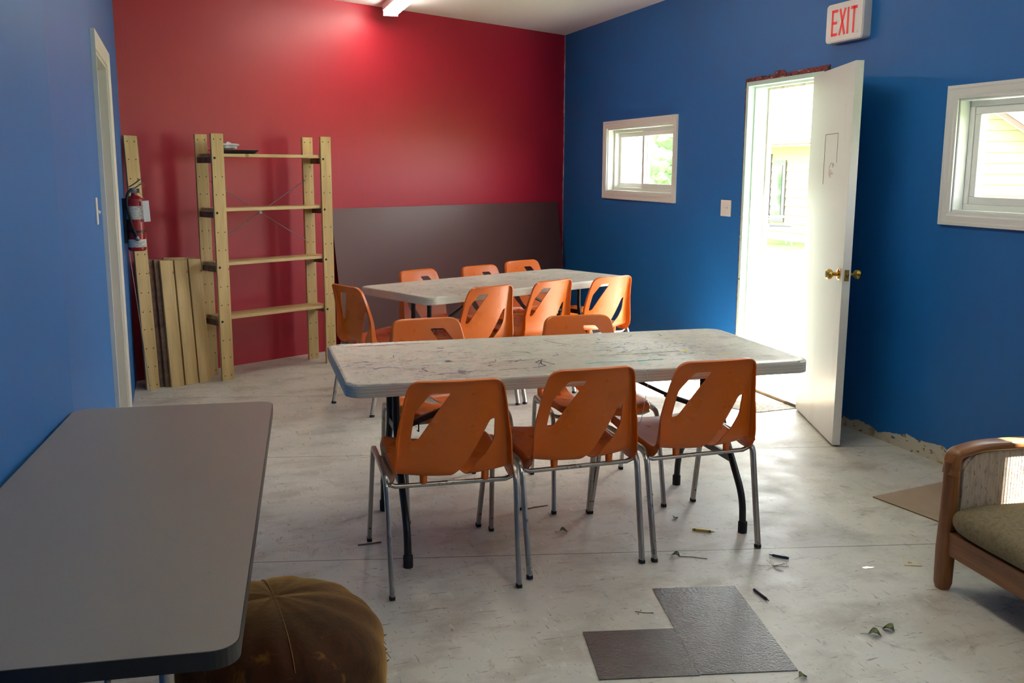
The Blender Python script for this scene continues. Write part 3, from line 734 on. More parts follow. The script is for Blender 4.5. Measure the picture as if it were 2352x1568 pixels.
# ------------------------------------------------------------------ moulded plastic folding tables
def folding_table(name, label, cx, cy, ang, L, W, mat, doodles=None):
    t = thing(name, label, 'table', (cx, cy, 0), ang, 'folding tables with pale plastic tops')
    bm = bmesh.new(); sh = rrect(L, W, .065, 7)
    def ring(ins, z): return [bm.verts.new((x*(1-2*ins/L), y*(1-2*ins/W), z)) for x, y in sh]
    zs = [(.004, .690), (0, .692), (0, .702), (.0008, .7025), (.0008, .7050), (0, .7055), (0, .713), (.0008, .7135), (.0008, .7160), (0, .7165), (0, .7245), (.0008, .725), (.0008, .7275), (0, .728), (0, .733), (.004, .7385), (.010, .740), (.016, .7405), (.020, .739)]
    rings = [ring(a, b) for a, b in zs]; n = len(sh)
    for i, (A, B) in enumerate(zip(rings, rings[1:])):
        for j in range(n):
            f_ = bm.faces.new((A[j], A[(j+1) % n], B[(j+1) % n], B[j]))
            if i in (3, 7, 11): f_.material_index = 1
    bm.faces.new(rings[-1]); 
    inner = ring(.03, .690); low = ring(.035, .715)
    for j in range(n):
        bm.faces.new((rings[0][j], rings[0][(j+1) % n], inner[(j+1) % n], inner[j])); bm.faces.new((inner[j], inner[(j+1) % n], low[(j+1) % n], low[j]))
    bm.faces.new(low)
    mats = [mat, m_groove, m_crayon_k, m_crayon_r, m_crayon_b, m_crayon_t, m_crayon_g, m_crayon_y]
    if doodles:
        rnd = random.Random(11)
        for mi, pts_, wd in doodles:
            for (xa, ya), (xb, yb) in zip(pts_, pts_[1:]):
                k = max(1, int(math.hypot(xb-xa, yb-ya)/.02)); prev = None
                for i in range(k+1):
                    u = i/k; x = xa+(xb-xa)*u+rnd.uniform(-.0015, .0015); y = ya+(yb-ya)*u+rnd.uniform(-.0015, .0015)
                    if prev and rnd.random() > .12:
                        d = Vector((x-prev[0], y-prev[1])); nn = Vector((-d.y, d.x)).normalized()*wd*rnd.uniform(.7, 1.6)
                        q = [bm.verts.new((*c, .7395)) for c in ((prev[0]+nn.x, prev[1]+nn.y), (prev[0]-nn.x, prev[1]-nn.y), (x-nn.x, y-nn.y), (x+nn.x, y+nn.y))]
                        f_ = bm.faces.new(q); f_.material_index = mi
                    prev = (x, y)
    link('tabletop', bm, mats, t, smooth=True)
    xi = L/2-.225
    for sx_ in (-1, 1):
        for sy in (-1, 1):
            p = round_path([(sx_*xi, sy*.085, .70), (sx_*xi, sy*.085, .44), (sx_*xi, sy*.315, .15), (sx_*xi, sy*.325, .012)], [.12, .12], 8)
            bm = bmesh.new(); tube(bm, p, .0145, 14); lg = link('leg', bm, m_black, t, smooth=True)
            bm = bmesh.new(); lathe(bm, [(0, 0), (.019, 0), (.019, .045), (.016, .05), (0, .05)], 14, mat=Matrix.Translation((sx_*xi, sy*.325, 0))); link('foot_cap', bm, m_rubber, lg, smooth=True)
        bm = bmesh.new(); box(bm, sx_*xi-.006, sx_*xi+.006, -.085, .085, .46, .49); box(bm, sx_*xi-.006, sx_*xi+.006, -.215, .215, .27, .30)
        link('leg_crossbar', bm, m_black, t)
        bm = bmesh.new(); sweep(bm, [(sx_*(xi-.02), 0, .455), (sx_*(xi-.22), 0, .53)], rrect(.03, .022, .004, 2)); sweep(bm, [(sx_*(xi-.20), 0, .523), (sx_*(xi-.56), 0, .70)], rrect(.016, .016, .003, 2))
        tube(bm, [(sx_*(xi-.10), -.02, .485), (sx_*(xi-.10), -.02, .445), (sx_*(xi-.10), .015, .44)], .003, 6)
        link('brace', bm, m_black, t, smooth=True)
    return t
dood = []
rd = random.Random(21)
def dl_(mi, pts_, wd=.002): dood.append((mi, pts_, wd))
dl_(2, [(-.62, -.20), (-.60, -.27), (-.54, -.30), (-.42, -.29), (-.28, -.285), (-.18, -.275), (-.14, -.25), (-.16, -.18), (-.13, -.14)], .0022)
dl_(2, [(-.16, -.27), (-.13, -.15), (-.10, -.24)], .0018); dl_(2, [(-.17, -.25), (-.12, -.13)], .0015); dl_(2, [(-.30, -.12), (-.20, -.13), (-.14, -.11)], .002)
dl_(3, [(-.85, .36), (-.72, .35), (-.60, .355), (-.48, .35)], .002); dl_(3, [(-.80, .345), (-.66, .352)], .004)
dl_(4, [(-.86, -.02), (-.82, .0), (-.80, -.01)], .004); dl_(4, [(-.80, -.15), (-.74, -.13), (-.70, -.15)], .003); dl_(4, [(-.48, .22), (-.45, .21)], .005)
dl_(2, [(.02, .30), (.05, .22), (.10, .16), (.02, .15)], .002); dl_(6, [(.12, -.10), (.3, -.11), (.5, -.09)], .0025); dl_(5, [(.02, -.25), (.10, -.24), (.2, -.26), (.36, -.24)], .006)
dl_(7, [(.50, -.12), (.54, -.08)], .005); dl_(7, [(.62, -.20), (.70, -.19)], .004); dl_(3, [(-.36, -.20), (-.34, -.19)], .005); dl_(4, [(-.24, -.15), (-.2, -.12)], .003)
for k in range(60):
    x = rd.uniform(-.8, .85); y = rd.uniform(-.34, .36); a = rd.uniform(-.5, .5); L_ = rd.uniform(.01, .07)
    dl_(rd.choice([2, 2, 2, 4, 5, 3, 6]), [(x, y), (x+L_*math.cos(a), y+L_*math.sin(a)), (x+L_*1.6*math.cos(a*2), y+L_*1.6*math.sin(a*2))], rd.uniform(.0008, .002))
folding_table('folding_table', 'front folding table with pale plastic top covered in crayon scribbles', 1.432, 3.757, -.045, 1.86, .845, m_top1, dood)
folding_table('folding_table', 'rear folding table with smeared pale plastic top before the brown panel and red wall', 1.972, 6.320, .418, 1.80, .76, m_top2, [d for i, d in enumerate(dood[-40:])])

# ------------------------------------------------------------------ grey laminate table
t = thing('folding_table', 'grey laminate folding table with dark edging along the left blue wall', 'table', (.219, 3.218, 0), -.109)
LT3, WT3 = 1.715, .607
sh = [(x-WT3/2, y-LT3/2) for x, y in rrect(WT3, LT3, .045, 7)]
bm = bmesh.new(); vs = prism(bm, sh, .7385, .7405); link('laminate_top', bm, m_lam, t)
bm = bmesh.new(); prism(bm, [((x+WT3/2)*1.006-WT3/2, (y+LT3/2)*1.003-LT3/2) for x, y in sh], .7090, .7392); link('edge_band', bm, m_edge, t)
bm = bmesh.new()
for a in ((-WT3+.06, -.06, -.08, -.06), (-WT3+.06, -.06, -LT3+.10, -LT3+.12), (-WT3+.06, -WT3+.08, -LT3+.12, -.08), (-.08, -.06, -LT3+.12, -.08)): box(bm, *a, .690, .713, bev=.002)
link('apron', bm, m_black, t)
for yy in (-.22, -LT3+.32):
    for xx in (-WT3+.12, -.16):
        bm = bmesh.new(); tube(bm, [(xx, yy, .68), (xx, yy, .012)], .0145, 12); lg = link('leg', bm, m_chrome, t, smooth=True)
        bm = bmesh.new(); lathe(bm, [(0, 0), (.019, 0), (.019, .03), (0, .03)], 12, mat=Matrix.Translation((xx, yy, 0))); link('foot_cap', bm, m_rubber, lg)
    bm = bmesh.new(); tube(bm, [(-WT3+.12, yy, .20), (-.16, yy, .20)], .011, 10); link('leg_crossbar', bm, m_chrome, t, smooth=True)
    bm = bmesh.new(); sg = 1 if yy < -.5 else -1; tube(bm, [(-WT3/2, yy, .20), (-WT3/2, yy+sg*.32, .675)], .007, 8); link('brace', bm, m_chrome, t, smooth=True)

# ------------------------------------------------------------------ pine shelf unit
S0 = Vector((.143, 7.082, 0))
su = thing('shelf_unit', 'bare pine shelf unit with four shelves and wire cross brace against the red wall', 'shelf', S0, RA)
SWD, SDP, SH_ = .99, .245, 1.722
# local: x along red wall, y toward wall
def pbox(name, x0, x1, y0, y1, z0, z1, m, par, bev=.002, lab=None):
    o_ = link(name, bxm(x0, x1, y0, y1, z0, z1, bev=bev), m, par)
    if lab: o_['label'] = lab
    return o_
holes_z = [1.684, 1.43, 1.308, 1.05, .925, .67, .54, .29, .165, .035]
shz = [1.578, 1.204, .826, .444]
rnd = random.Random(3)
for (x0, yA, yB, fy) in ((0, 0, .019, 0), (SWD-.093, 0, .019, 0), (.005, SDP-.019, SDP, SDP-.019), (SWD-.098, SDP-.019, SDP, SDP-.019)):
    bm = bxm(x0, x0+.093, yA, yB, 0, SH_, bev=.002)
    for z in holes_z:
        for dx in (.020, .072):
            lathe(bm, [(0, 0), (.0042, 0), (.0042, .001), (0, .001)], 8, mi=1, mat=Matrix.Translation((x0+dx, fy, z)) @ Matrix.Rotation(PI/2, 4, 'X'))
    if fy == 0:
        for z in shz: lathe(bm, [(0, 0), (.009, 0), (.008, .003), (0, .003)], 12, mi=1, mat=Matrix.Translation((x0+.020, fy, z-.02)) @ Matrix.Rotation(PI/2, 4, 'X'))
    link('post', bm, [m_pine, m_hole], su)
for z in shz:
    bm = bmesh.new()
    for k in range(3): box(bm, .03, SWD-.03, .022+k*.068, .022+k*.068+.062, z-.012, z+.010, bev=.002)
    o_ = link('shelf', bm, m_pine_x, su)
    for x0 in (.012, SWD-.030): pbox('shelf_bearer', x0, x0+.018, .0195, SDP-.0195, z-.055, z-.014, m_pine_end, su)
bm = bmesh.new(); y = SDP-.022
tube(bm, [(.10, y, 1.40), (SWD-.09, y, .935)], .0028, 8); tube(bm, [(.10, y-.006, .945), (SWD-.09, y-.006, 1.40)], .0028, 8)
lathe(bm, [(0, -.004), (.012, -.004), (.012, .002), (0, .002)], 12, mat=Matrix.Translation(((SWD+.01)/2, y-.003, 1.170)) @ Matrix.Rotation(PI/2, 4, 'X'))
link('cross_brace', bm, m_steel, su, smooth=True)
# tray with crumpled paper on the top shelf
MS = Matrix.Translation(S0) @ Matrix.Rotation(RA, 4, 'Z')
ztop = shz[0]+.0105
tr_ = thing('paint_tray', 'black paint tray lying on the top shelf of the pine unit', 'tray', MS @ Vector((.235, .105, ztop)), RA)
bm = bmesh.new()
lo = rrect(.26, .13, .015, 3); hi = rrect(.31, .17, .02, 3)
A = [bm.verts.new((x, y, .002)) for x, y in lo]; B = [bm.verts.new((x, y, .026)) for x, y in hi]; B2 = [bm.verts.new((x*1.03, y*1.04, .026)) for x, y in hi]; A2 = [bm.verts.new((x, y, 0)) for x, y in lo]; n = len(lo)
for j in range(n):
    k = (j+1) % n
    bm.faces.new((A[j], A[k], B[k], B[j])); bm.faces.new((B[j], B[k], B2[k], B2[j])); bm.faces.new((B2[j], B2[k], A2[k], A2[j]))
bm.faces.new(A); bm.faces.new(A2)
link('tray_body', bm, m_black, tr_)
bm = bmesh.new(); bmesh.ops.create_icosphere(bm, subdivisions=3, radius=.03)
for v in bm.verts:
    h = math.sin(v.co.x*170+2)*math.cos(v.co.y*150)*.3+math.sin(v.co.z*210)*.2; v.co *= 1+h; v.co.x *= 2.2; v.co.y *= 1.4; v.co.z *= .75
o_ = link('crumpled_cloth', bm, m_paper, None, loc=MS @ Vector((.19, .10, ztop+.045)), rot=(0, 0, RA))
zmin = min(v.co.z for v in o_.data.vertices); o_.location.z = ztop+.0265-zmin
tag(o_, 'crumpled pale cloth lying in the black tray on the top shelf', 'cloth')

# loose pine boards left of the shelf
def board(u, vb, vt, z1, wd, th, label, grp, holes=True, roll=0, m=m_pine):
    """u = position of its left edge along the red wall, vb / vt distance of foot and top in front of the wall"""
    ang = math.atan2(vb-vt, z1)
    L = z1/math.cos(ang)
    base_ = RP+RU*u-RN*vb
    t_ = thing('pine_board', label, 'board', base_, 0, grp)
    mt = Matrix.Rotation(RA, 4, 'Z') @ Matrix.Rotation(-ang, 4, 'X') @ Matrix.Rotation(roll, 4, 'Y')
    t_.rotation_euler = mt.to_euler()
    zc_ = math.sin(ang)*0
    bm = bmesh.new(); box(bm, 0, wd, 0, th, 0, L, bev=.002)
    if holes:
        zz = [.03, .155, .28, .41, .53, .66, .79, .92, 1.05, 1.18, 1.3, 1.43, 1.56, 1.68] if z1 > 1 else [.03, z1-.03]
        for z in zz:
            if z > L-.02 and z1 > 1: continue
            for dx in (.021, wd-.021): lathe(bm, [(0, 0), (.0042, 0), (.0042, .001), (0, .001)], 8, mi=1, mat=Matrix.Translation((dx, 0, z)) @ Matrix.Rotation(PI/2, 4, 'X'))
    link('plank', bm, [m, m_hole], t_)
    t_.location.z = th*math.sin(abs(ang)) * (0 if ang > 0 else 1)+.0005
    return t_
board(-4.690, .325, .10, 1.705, .092, .019, 'tall pine board with paired screw holes leaning in the corner behind the fire extinguisher', None, roll=.030)
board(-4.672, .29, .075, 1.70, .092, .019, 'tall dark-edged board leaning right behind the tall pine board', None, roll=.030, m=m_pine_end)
sg = 'short pine boards leaning on the red wall beside the shelf unit'
board(-4.533, .365, .20, .862, .094, .020, 'short pine board, leftmost of the front three beside the shelf unit', sg, False, roll=.055)
board(-4.427, .365, .20, .858, .094, .020, 'short pine board, middle of the front three beside the shelf unit', sg, False, roll=.055)
board(-4.322, .365, .20, .860, .094, .020, 'short pine board, rightmost of the front three, touching the shelf unit', sg, False, roll=.055)
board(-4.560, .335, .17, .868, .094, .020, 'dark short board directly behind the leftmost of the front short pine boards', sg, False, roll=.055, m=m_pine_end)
board(-4.585, .305, .14, .870, .094, .020, 'rearmost dark short board seen left of the short pine boards', sg, False, roll=.055, m=m_pine_end)
board(-4.46, .30, .11, .873, .24, .018, 'wide pine board behind the middle short pine boards, only its top showing', sg, False, roll=.055)

# brown hardboard panel leaning in the corner
ub = (3.606-RP.x)/RU.x                                     # right end on the wall plane, before leaning
vb = .16; uR = (3.603-RP.x-RN.x*-vb)/RU.x; hgt = 1.165; Lp = 2.80
ang = math.atan2(vb-.006, hgt)
pn = thing('hardboard_panel', 'large dark brown hardboard panel leaning on the red wall in the corner', 'panel', RP+RU*(uR-Lp)-RN*vb, 0)
pn.rotation_euler = (Matrix.Rotation(RA, 4, 'Z') @ Matrix.Rotation(-ang, 4, 'X')).to_euler()
link('panel_sheet', bxm(0, Lp, -.0032, 0, .001, hgt/math.cos(ang), bev=.001), m_panel, pn)

# ------------------------------------------------------------------ fire extinguisher on the left wall
EX = Vector(LP(6.86, .075, 0)); EX.z = 0
ex = thing('fire_extinguisher', 'red fire extinguisher with black hose and white tag by the left doorway', 'extinguisher', (EX.x, EX.y, .955), .0)
bm = bmesh.new(); lathe(bm, [(0, .0), (.048, .0), (.056, .008), (.0565, .03), (.0565, .30), (.052, .335), (.034, .352), (.020, .358), (.018, .372), (0, .372)], 30); link('cylinder', bm, m_redext, ex, smooth=True)
bm = bmesh.new(); lathe(bm, [(.0568, .205), (.0572, .206), (.0572, .290), (.0568, .291)], 30); link('label', bm, m_label, ex, smooth=True); bm = bmesh.new(); lathe(bm, [(.0568, .025), (.0572, .026), (.0572, .075), (.0568, .076)], 30); link('label', bm, m_label, ex, smooth=True)
bm = bmesh.new(); box(bm, -.018, .018, -.02, .02, .372, .405, bev=.004); lathe(bm, [(0, 0), (.014, 0), (.014, .016), (0, .016)], 14, mat=Matrix.Translation((.018, -.006, .388)) @ Matrix.Rotation(PI/2, 4, 'Y')); link('valve', bm, m_steel, ex, smooth=True)
bm = bmesh.new(); sweep(bm, [(-.028, -.02, .402), (.01, -.0, .408), (.045, .03, .432)], rrect(.018, .004, .001, 1)); sweep(bm, [(-.028, -.02, .412), (.01, 0, .436), (.04, .03, .462)], rrect(.018, .004, .001, 1)); link('handle', bm, m_black, ex)
bm = bmesh.new(); p = [Vector((.048+.018*math.cos(a), -.012, .425+.018*math.sin(a))) for a in [2*PI*k/16 for k in range(17)]]; tube(bm, p, .0012, 6); link('pull_ring', bm, m_steel, ex, smooth=True)
bm = bmesh.new(); p = round_path([(-.015, -.015, .395), (-.040, -.045, .37), (-.048, -.050, .30), (-.02, -.066, .16), (.012, -.066, .07)], [.03, .04, .1], 8); tube(bm, p, .0095, 12); h = link('hose', bm, m_rubber, ex, smooth=True)
bm = bmesh.new(); tube(bm, [(.003, -.066, .095), (.010, -.066, .075)], .0125, 12); link('nozzle_ring', bm, m_steel, h, smooth=True)
bm = bmesh.new(); lathe(bm, [(.0575, .12), (.0605, .121), (.0605, .133), (.0575, .134)], 30); box(bm, -.078, -.055, -.02, .02, .05, .34); link('bracket', bm, m_black, ex)
bm = bmesh.new(); box(bm, -.021, .021, -.0005, .0005, -.135, 0); o_ = link('inspection_tag', bm, m_paper, ex, loc=(.068, -.055, .325), rot=(.05, -.06, .35)); 
bm = bmesh.new(); tube(bm, [(.02, -.02, .39), (.05, -.04, .36), (.066, -.053, .318)], .0012, 6); link('tag_tie', bm, M('tag_string', (170, 110, 90), .7), ex)

# thin metal strip leaning behind the extinguisher
a_ = RP+RU*(-4.69)-RN*.37; b_ = LP(6.95, .012, 1.02)
bm = bmesh.new(); sweep(bm, [(a_.x, a_.y, .002), b_], rrect(.016, .004, .001, 1)); o_ = link('metal_strip', bm, m_steel); tag(o_, 'thin grey metal strip leaning in the left corner below the extinguisher', 'strip')

# ------------------------------------------------------------------ switches and outlet
sw = thing('light_switch', 'white toggle light switch on the left blue wall before the doorway', 'switch', LP(4.60, 0, 1.307), math.atan2(dvec.y, dvec.x))
link('cover_plate', bxm(-.035, .035, -.0065, 0, -.0575, .0575, bev=.002), m_plate, sw)
bm = bmesh.new(); sweep(bm, [(0, -.005, 0), (0, -.018, -.007)], rrect(.009, .012, .002, 2)); link('toggle', bm, m_plate, sw)
sw2 = thing('light_switch', 'white double switch plate on the right blue wall left of the outside door', 'switch', (XR, 6.206, 1.222), PI/2)
link('cover_plate', bxm(-.068, .068, 0, .0065, -.0575, .0575, bev=.002), m_plate, sw2)
for dx in (-.025, .025):
    bm = bmesh.new(); sweep(bm, [(dx, .005, 0), (dx, .016, .006)], rrect(.009, .012, .002, 2)); link('toggle', bm, m_plate, sw2)
oc = thing('wall_outlet', 'small white outlet plate low on the right blue wall behind the rear table', 'outlet', (XR, 8.288, .339), PI/2)
link('cover_plate', bxm(-.035, .035, 0, .006, -.0575, .0575, bev=.002), m_plate, oc)
bm = bmesh.new(); box(bm, -.016, .016, .005, .0075, .008, .038, bev=.001); box(bm, -.016, .016, .005, .0075, -.038, -.008, bev=.001); link('sockets', bm, m_hole, oc)

# ------------------------------------------------------------------ EXIT sign
EXW, EXH, EXT = .335, .215, .055
es = thing('exit_sign', 'white EXIT sign with red letters on the right blue wall above the open door', 'sign', (XR, 4.905, 2.215), PI/2)
# local x = +Y world, y = -X world (into the room); seen from the room, reading direction runs toward -Y
bm = bmesh.new(); vs = prism(bm, round_poly([(-EXW/2, 0), (EXW/2, 0), (EXW/2, EXH), (-EXW/2, EXH)], .025, 5), 0, EXT)
bmesh.ops.transform(bm, matrix=Matrix(((1, 0, 0, 0), (0, 0, 1, 0), (0, 1, 0, 0), (0, 0, 0, 1))), verts=vs); 
bmesh.ops.bevel(bm, geom=[e for e in bm.edges if abs(e.verts[0].co.y-EXT) < 1e-6 and abs(e.verts[1].co.y-EXT) < 1e-6], offset=.006, segments=3, affect='EDGES')
link('housing', bm, m_plate, es, smooth=True)
bm = bmesh.new()
def bar(x0, z0, x1, z1, w_):
    d = Vector((x1-x0, z1-z0)); n_ = Vector((-d.y, d.x)).normalized()*w_/2
    pts_ = [(x0+n_.x, z0+n_.y), (x1+n_.x, z1+n_.y), (x1-n_.x, z1-n_.y), (x0-n_.x, z0-n_.y)]
    vs = prism(bm, pts_, EXT, EXT+.0012)
    # mirror x so the word reads left to right from inside the room
    bmesh.ops.transform(bm, matrix=Matrix(((-1, 0, 0, 0), (0, 0, 1, 0), (0, 1, 0, 0), (0, 0, 0, 1))), verts=vs)
lw = .016; z0, z1 = .035, .180
bar(-.105, z0, -.105, z1, lw); bar(-.113, z1-lw/2, -.057, z1-lw/2, lw); bar(-.113, (z0+z1)/2, -.063, (z0+z1)/2, lw); bar(-.113, z0+lw/2, -.057, z0+lw/2, lw)
bar(-.038, z0, .010, z1, lw); bar(.010, z0, -.038, z1, lw)
bar(.037, z0, .037, z1, lw)
bar(.088, z0, .088, z1, lw); bar(.060, z1-lw/2, .116, z1-lw/2, lw)
link('lettering', bm, m_exit, es)
bm = bmesh.new(); lathe(bm, [(0, EXT), (.006, EXT), (.005, EXT+.003), (0, EXT+.003)], 12, mat=Matrix.Translation((-.125, 0, .038)) @ Matrix.Rotation(-PI/2, 4, 'X')); link('test_button', bm, m_plate, es)

# ------------------------------------------------------------------ ceiling lights
def strip_light(x, y, a, lab):
    t_ = thing('ceiling_light', lab, 'light', (x, y, H), a, 'fluorescent ceiling lights')
    link('fixture_body', bxm(-.065, .065, -1.24, 0, -.055, 0, bev=.004), m_white, t_)
    for dx in (-.035, .035):
        bm = bmesh.new(); tube(bm, [(dx, -1.225, -.078), (dx, -.012, -.078)], .016, 16); link('tube', bm, m_tube, t_, smooth=True)
    for y_ in (-1.24, -.012): link('lamp_holder', bxm(-.06, .06, y_, y_+.012, -.096, -.05, bev=.002), m_white, t_)
strip_light(1.605, 8.16, -.02, 'fluorescent ceiling light with two lit tubes near the red wall')
strip_light(1.75, 4.6, -.02, 'added unseen fluorescent ceiling light with two lit tubes over the front table')  # out-of-view fixture added as interior fill light
strip_light(1.60, 1.2, -.02, 'added unseen fluorescent ceiling light with two lit tubes over the camera end')  # another unseen fixture, added to fill the camera end with light

# ------------------------------------------------------------------ pouf
pf = thing('floor_pouf', 'brown crushed velvet pouf with pale stitched seams beside the grey table', 'pouf', (.150, 2.44, 0), .10)
bm = bmesh.new(); bmesh.ops.create_uvsphere(bm, u_segments=72, v_segments=40, radius=1)
rnd = random.Random(5)
for v in bm.verts:
    x, y, z = v.co; rr = math.hypot(x, y)
    a = math.atan2(y, x)
    e = .62
    k = (rr**2.6+abs(z)**2.6)**(1/2.6) or 1
    s_ = 1/k
    seam = min(abs(((a-.0) % (PI/2))-0), abs(PI/2-((a-.0) % (PI/2))))
    dent = -.02*math.exp(-(seam*rr/.05)**2) if z > -.2 else 0
    wr = .012*math.sin(a*9+z*4)*rr+.008*math.sin(a*17+z*9)*rr
    s_ *= 1+dent+wr
    v.co = (x*s_*.285, y*s_*.285, z*s_*.205+.205)
link('cushion_body', bm, m_velvet, pf, smooth='all')
def pfz(x, y):
    rr = min(.999, math.hypot(x, y)/.285); return .205+.205*(1-rr**2.6)**(1/2.6)
bm = bmesh.new()
for a in (0, PI/2):
    p = []
    for k in range(-26, 27):
        q = k/26*.255; p.append((q*math.cos(a), q*math.sin(a), pfz(q*math.cos(a), q*math.sin(a))-.0040))
    tube(bm, p, .0012, 6)
link('seam_stitching', bm, m_thread, pf, smooth=True)
bm = bmesh.new(); rnd = random.Random(9)
for k in range(6):
    a = -.1+rnd.uniform(-.12, .12); z = rnd.uniform(.17, .27); r_ = .282
    c_ = Vector((r_*math.cos(a), r_*math.sin(a), z)); t1 = Vector((-math.sin(a), math.cos(a), 0)); o2 = Vector((math.cos(a), math.sin(a), 0))
    q = [c_+t1*.016, c_-t1*.014+Vector((0, 0, .01)), c_+o2*rnd.uniform(.008, .016)+Vector((0, 0, rnd.uniform(-.02, .012)))+t1*.004]
    vs = [bm.verts.new(v) for v in q]+[bm.verts.new(v+Vector((0, 0, .002))) for v in q]
    bm.faces.new(vs[:3]); bm.faces.new(vs[3:]); [bm.faces.new((vs[i], vs[(i+1) % 3], vs[3+(i+1) % 3], vs[3+i])) for i in range(3)]
link('frayed_edge', bm, m_velvet, pf)

# ------------------------------------------------------------------ sofa (front rail runs toward the camera, arm toward the wall)
so = thing('sofa', 'oak framed sofa with olive seat cushion and beige woven arm by the right wall', 'sofa', (2.503, 2.735, 0), -.10)
# local: x toward the wall, y away from camera (sofa body at negative y)
SL, SD = 1.42, .82
def post(x, y, h):
    bm = bmesh.new(); pr_ = []
    for z, w_, d_, dy in ((0, .046, .05, 0), (.02, .056, .058, 0), (.15, .058, .062, 0), (.30, .050, .058, 0), (.44, .048, .056, 0), (h, .050, .056, 0)):
        pr_.append([bm.verts.new((x+a, y+b+dy, z)) for a, b in rrect(w_, d_, .020, 5)])
    n = len(pr_[0])
    for A, B in zip(pr_, pr_[1:]):
        for j in range(n): bm.faces.new((A[j], A[(j+1) % n], B[(j+1) % n], B[j]))
    bm.faces.new(pr_[0]); bm.faces.new(pr_[-1]); return bm
for x, y in ((.03, -.03), (.03, -SL+.03), (SD-.04, -.03), (SD-.04, -SL+.03)): link('leg', post(x, y, .475), m_oak_v, so, smooth=True)
link('front_rail', bxm(.018, .045, -SL+.05, -.05, .135, .222, bev=.004), m_oak, so)
link('back_rail', bxm(SD-.05, SD-.025, -SL+.05, -.05, .135, .222, bev=.004), m_oak, so)
for y in (-.045, -SL+.018): link('side_rail', bxm(.05, SD-.06, y, y+.027, .135, .222, bev=.004), m_oak_x, so)
link('seat_deck', bxm(.045, SD-.05, -SL+.045, -.046, .17, .20), m_black, so)
def arm(yc, s_):
    path = round_path([(.022, yc, .43), (.030, yc, .505), (.13, yc, .528), (.40, yc, .530), (SD, yc+.0, .50)], [.025, .06, .2], 8)
    bm = bmesh.new(); sweep(bm, path, rrect(.07, .032, .013, 4), ref=(0, 1, 0)); link('arm_rest', bm, m_oak_x, so, smooth=True)
    # upholstered inner side, filling between the arm and the seat
    lo = []; bm = bmesh.new()
    pts_ = round_poly([(.058, .205), (SD-.07, .205), (SD-.07, .497), (.40, .514), (.15, .512), (.062, .49)], [.01, .01, .01, .05, .06, .04], 5)
    vs = prism(bm, pts_, -.022, .022); bmesh.ops.bevel(bm, geom=[e for e in bm.edges if abs(e.verts[0].co.z-e.verts[1].co.z) < 1e-6], offset=.009, segments=3, affect='EDGES')
    bmesh.ops.transform(bm, matrix=Matrix(((1, 0, 0, 0), (0, 0, 1, yc-s_*.0), (0, 1, 0, 0), (0, 0, 0, 1))), verts=bm.verts)
    link('side_upholstery', bm, m_fab, so, smooth=True)
arm(-.032, 1); arm(-SL+.032, -1)
bm = bmesh.new(); box(bm, SD-.16, SD-.05, -SL+.07, -.07, .24, .80, bev=.03)
bmesh.ops.transform(bm, matrix=Matrix.Translation((SD-.1, 0, .24)) @ Matrix.Rotation(.22, 4, 'Y') @ Matrix.Translation((-(SD-.1), 0, -.24)), verts=bm.verts)
link('back_upholstery', bm, m_fab, so, smooth=True)
def cushion(x0, x1, y0, y1, z0, z1):
    bm = bmesh.new(); nx_, ny = 26, 26; cx_, cy_ = (x0+x1)/2, (y0+y1)/2; hx, hy, hz = (x1-x0)/2, (y1-y0)/2, (z1-z0)/2
    bmesh.ops.create_uvsphere(bm, u_segments=64, v_segments=32, radius=1)
    for v in bm.verts:
        x, y, z = v.co; m = max(abs(x), abs(y), 1e-6); rr = math.hypot(x, y)
        n4 = (abs(x)**9+abs(y)**9)**(1/9) or 1e-6; f1 = rr/n4 if rr > 1e-6 else 1
        X = x*f1; Y = y*f1; mm_ = (abs(X)**9+abs(Y)**9)**(1/9); k = (mm_**2.8+abs(z)**2.8)**(1/2.8) or 1
        v.co = (cx_+hx*X/k, cy_+hy*Y/k, (z0+z1)/2+hz*z/k)
    return bm
link('seat_cushion', cushion(-.012, SD-.14, -SL/2+.004, -.052, .200, .352), m_fab2, so, smooth='all')
link('seat_cushion', cushion(-.012, SD-.14, -SL+.052, -SL/2-.004, .200, .352), m_fab2, so, smooth='all')

# ------------------------------------------------------------------ things on the floor
def flat(name, pts_, z0, z1, m, label, cat, grp=None):
    bm = bmesh.new(); cx_ = sum(p[0] for p in pts_)/len(pts_); cy_ = sum(p[1] for p in pts_)/len(pts_)
    prism(bm, [(p[0]-cx_, p[1]-cy_) for p in pts_], 0, z1-z0); o_ = link(name, bm, m); o_.location = (cx_, cy_, z0)
    return tag(o_, label, cat, grp)
ta = Vector((1.513, 3.002)); ex_ = Vector((math.cos(-.222), math.sin(-.222))); ey_ = Vector((math.sin(-.222), -math.cos(-.222)))
T_ = .3045
def sq(o_): return [tuple(o_), tuple(o_+ex_*T_), tuple(o_+ex_*T_+ey_*T_), tuple(o_+ey_*T_)]
flat('vinyl_tile', sq(ta), .0002, .0032, m_tile, 'dark grey glossy floor tile, farthest of the three loose ones on the white floor', 'tile', 'loose dark floor tiles')
t2 = ta+ey_*(T_+.0015); flat('vinyl_tile', sq(t2), .0002, .0032, m_tile, 'dark grey glossy floor tile, nearer one directly below the farthest loose tile', 'tile', 'loose dark floor tiles')
flat('vinyl_tile', sq(t2-ex_*(T_+.0015)+ey_*.004), .0002, .0032, m_tile, 'dark grey floor tile, left one of the three loose ones', 'tile', 'loose dark floor tiles')
cb = thing('cardboard_sheet', 'flat brown cardboard sheet lying on the floor behind the sofa', 'cardboard', (2.932, 3.605, 0), .17)
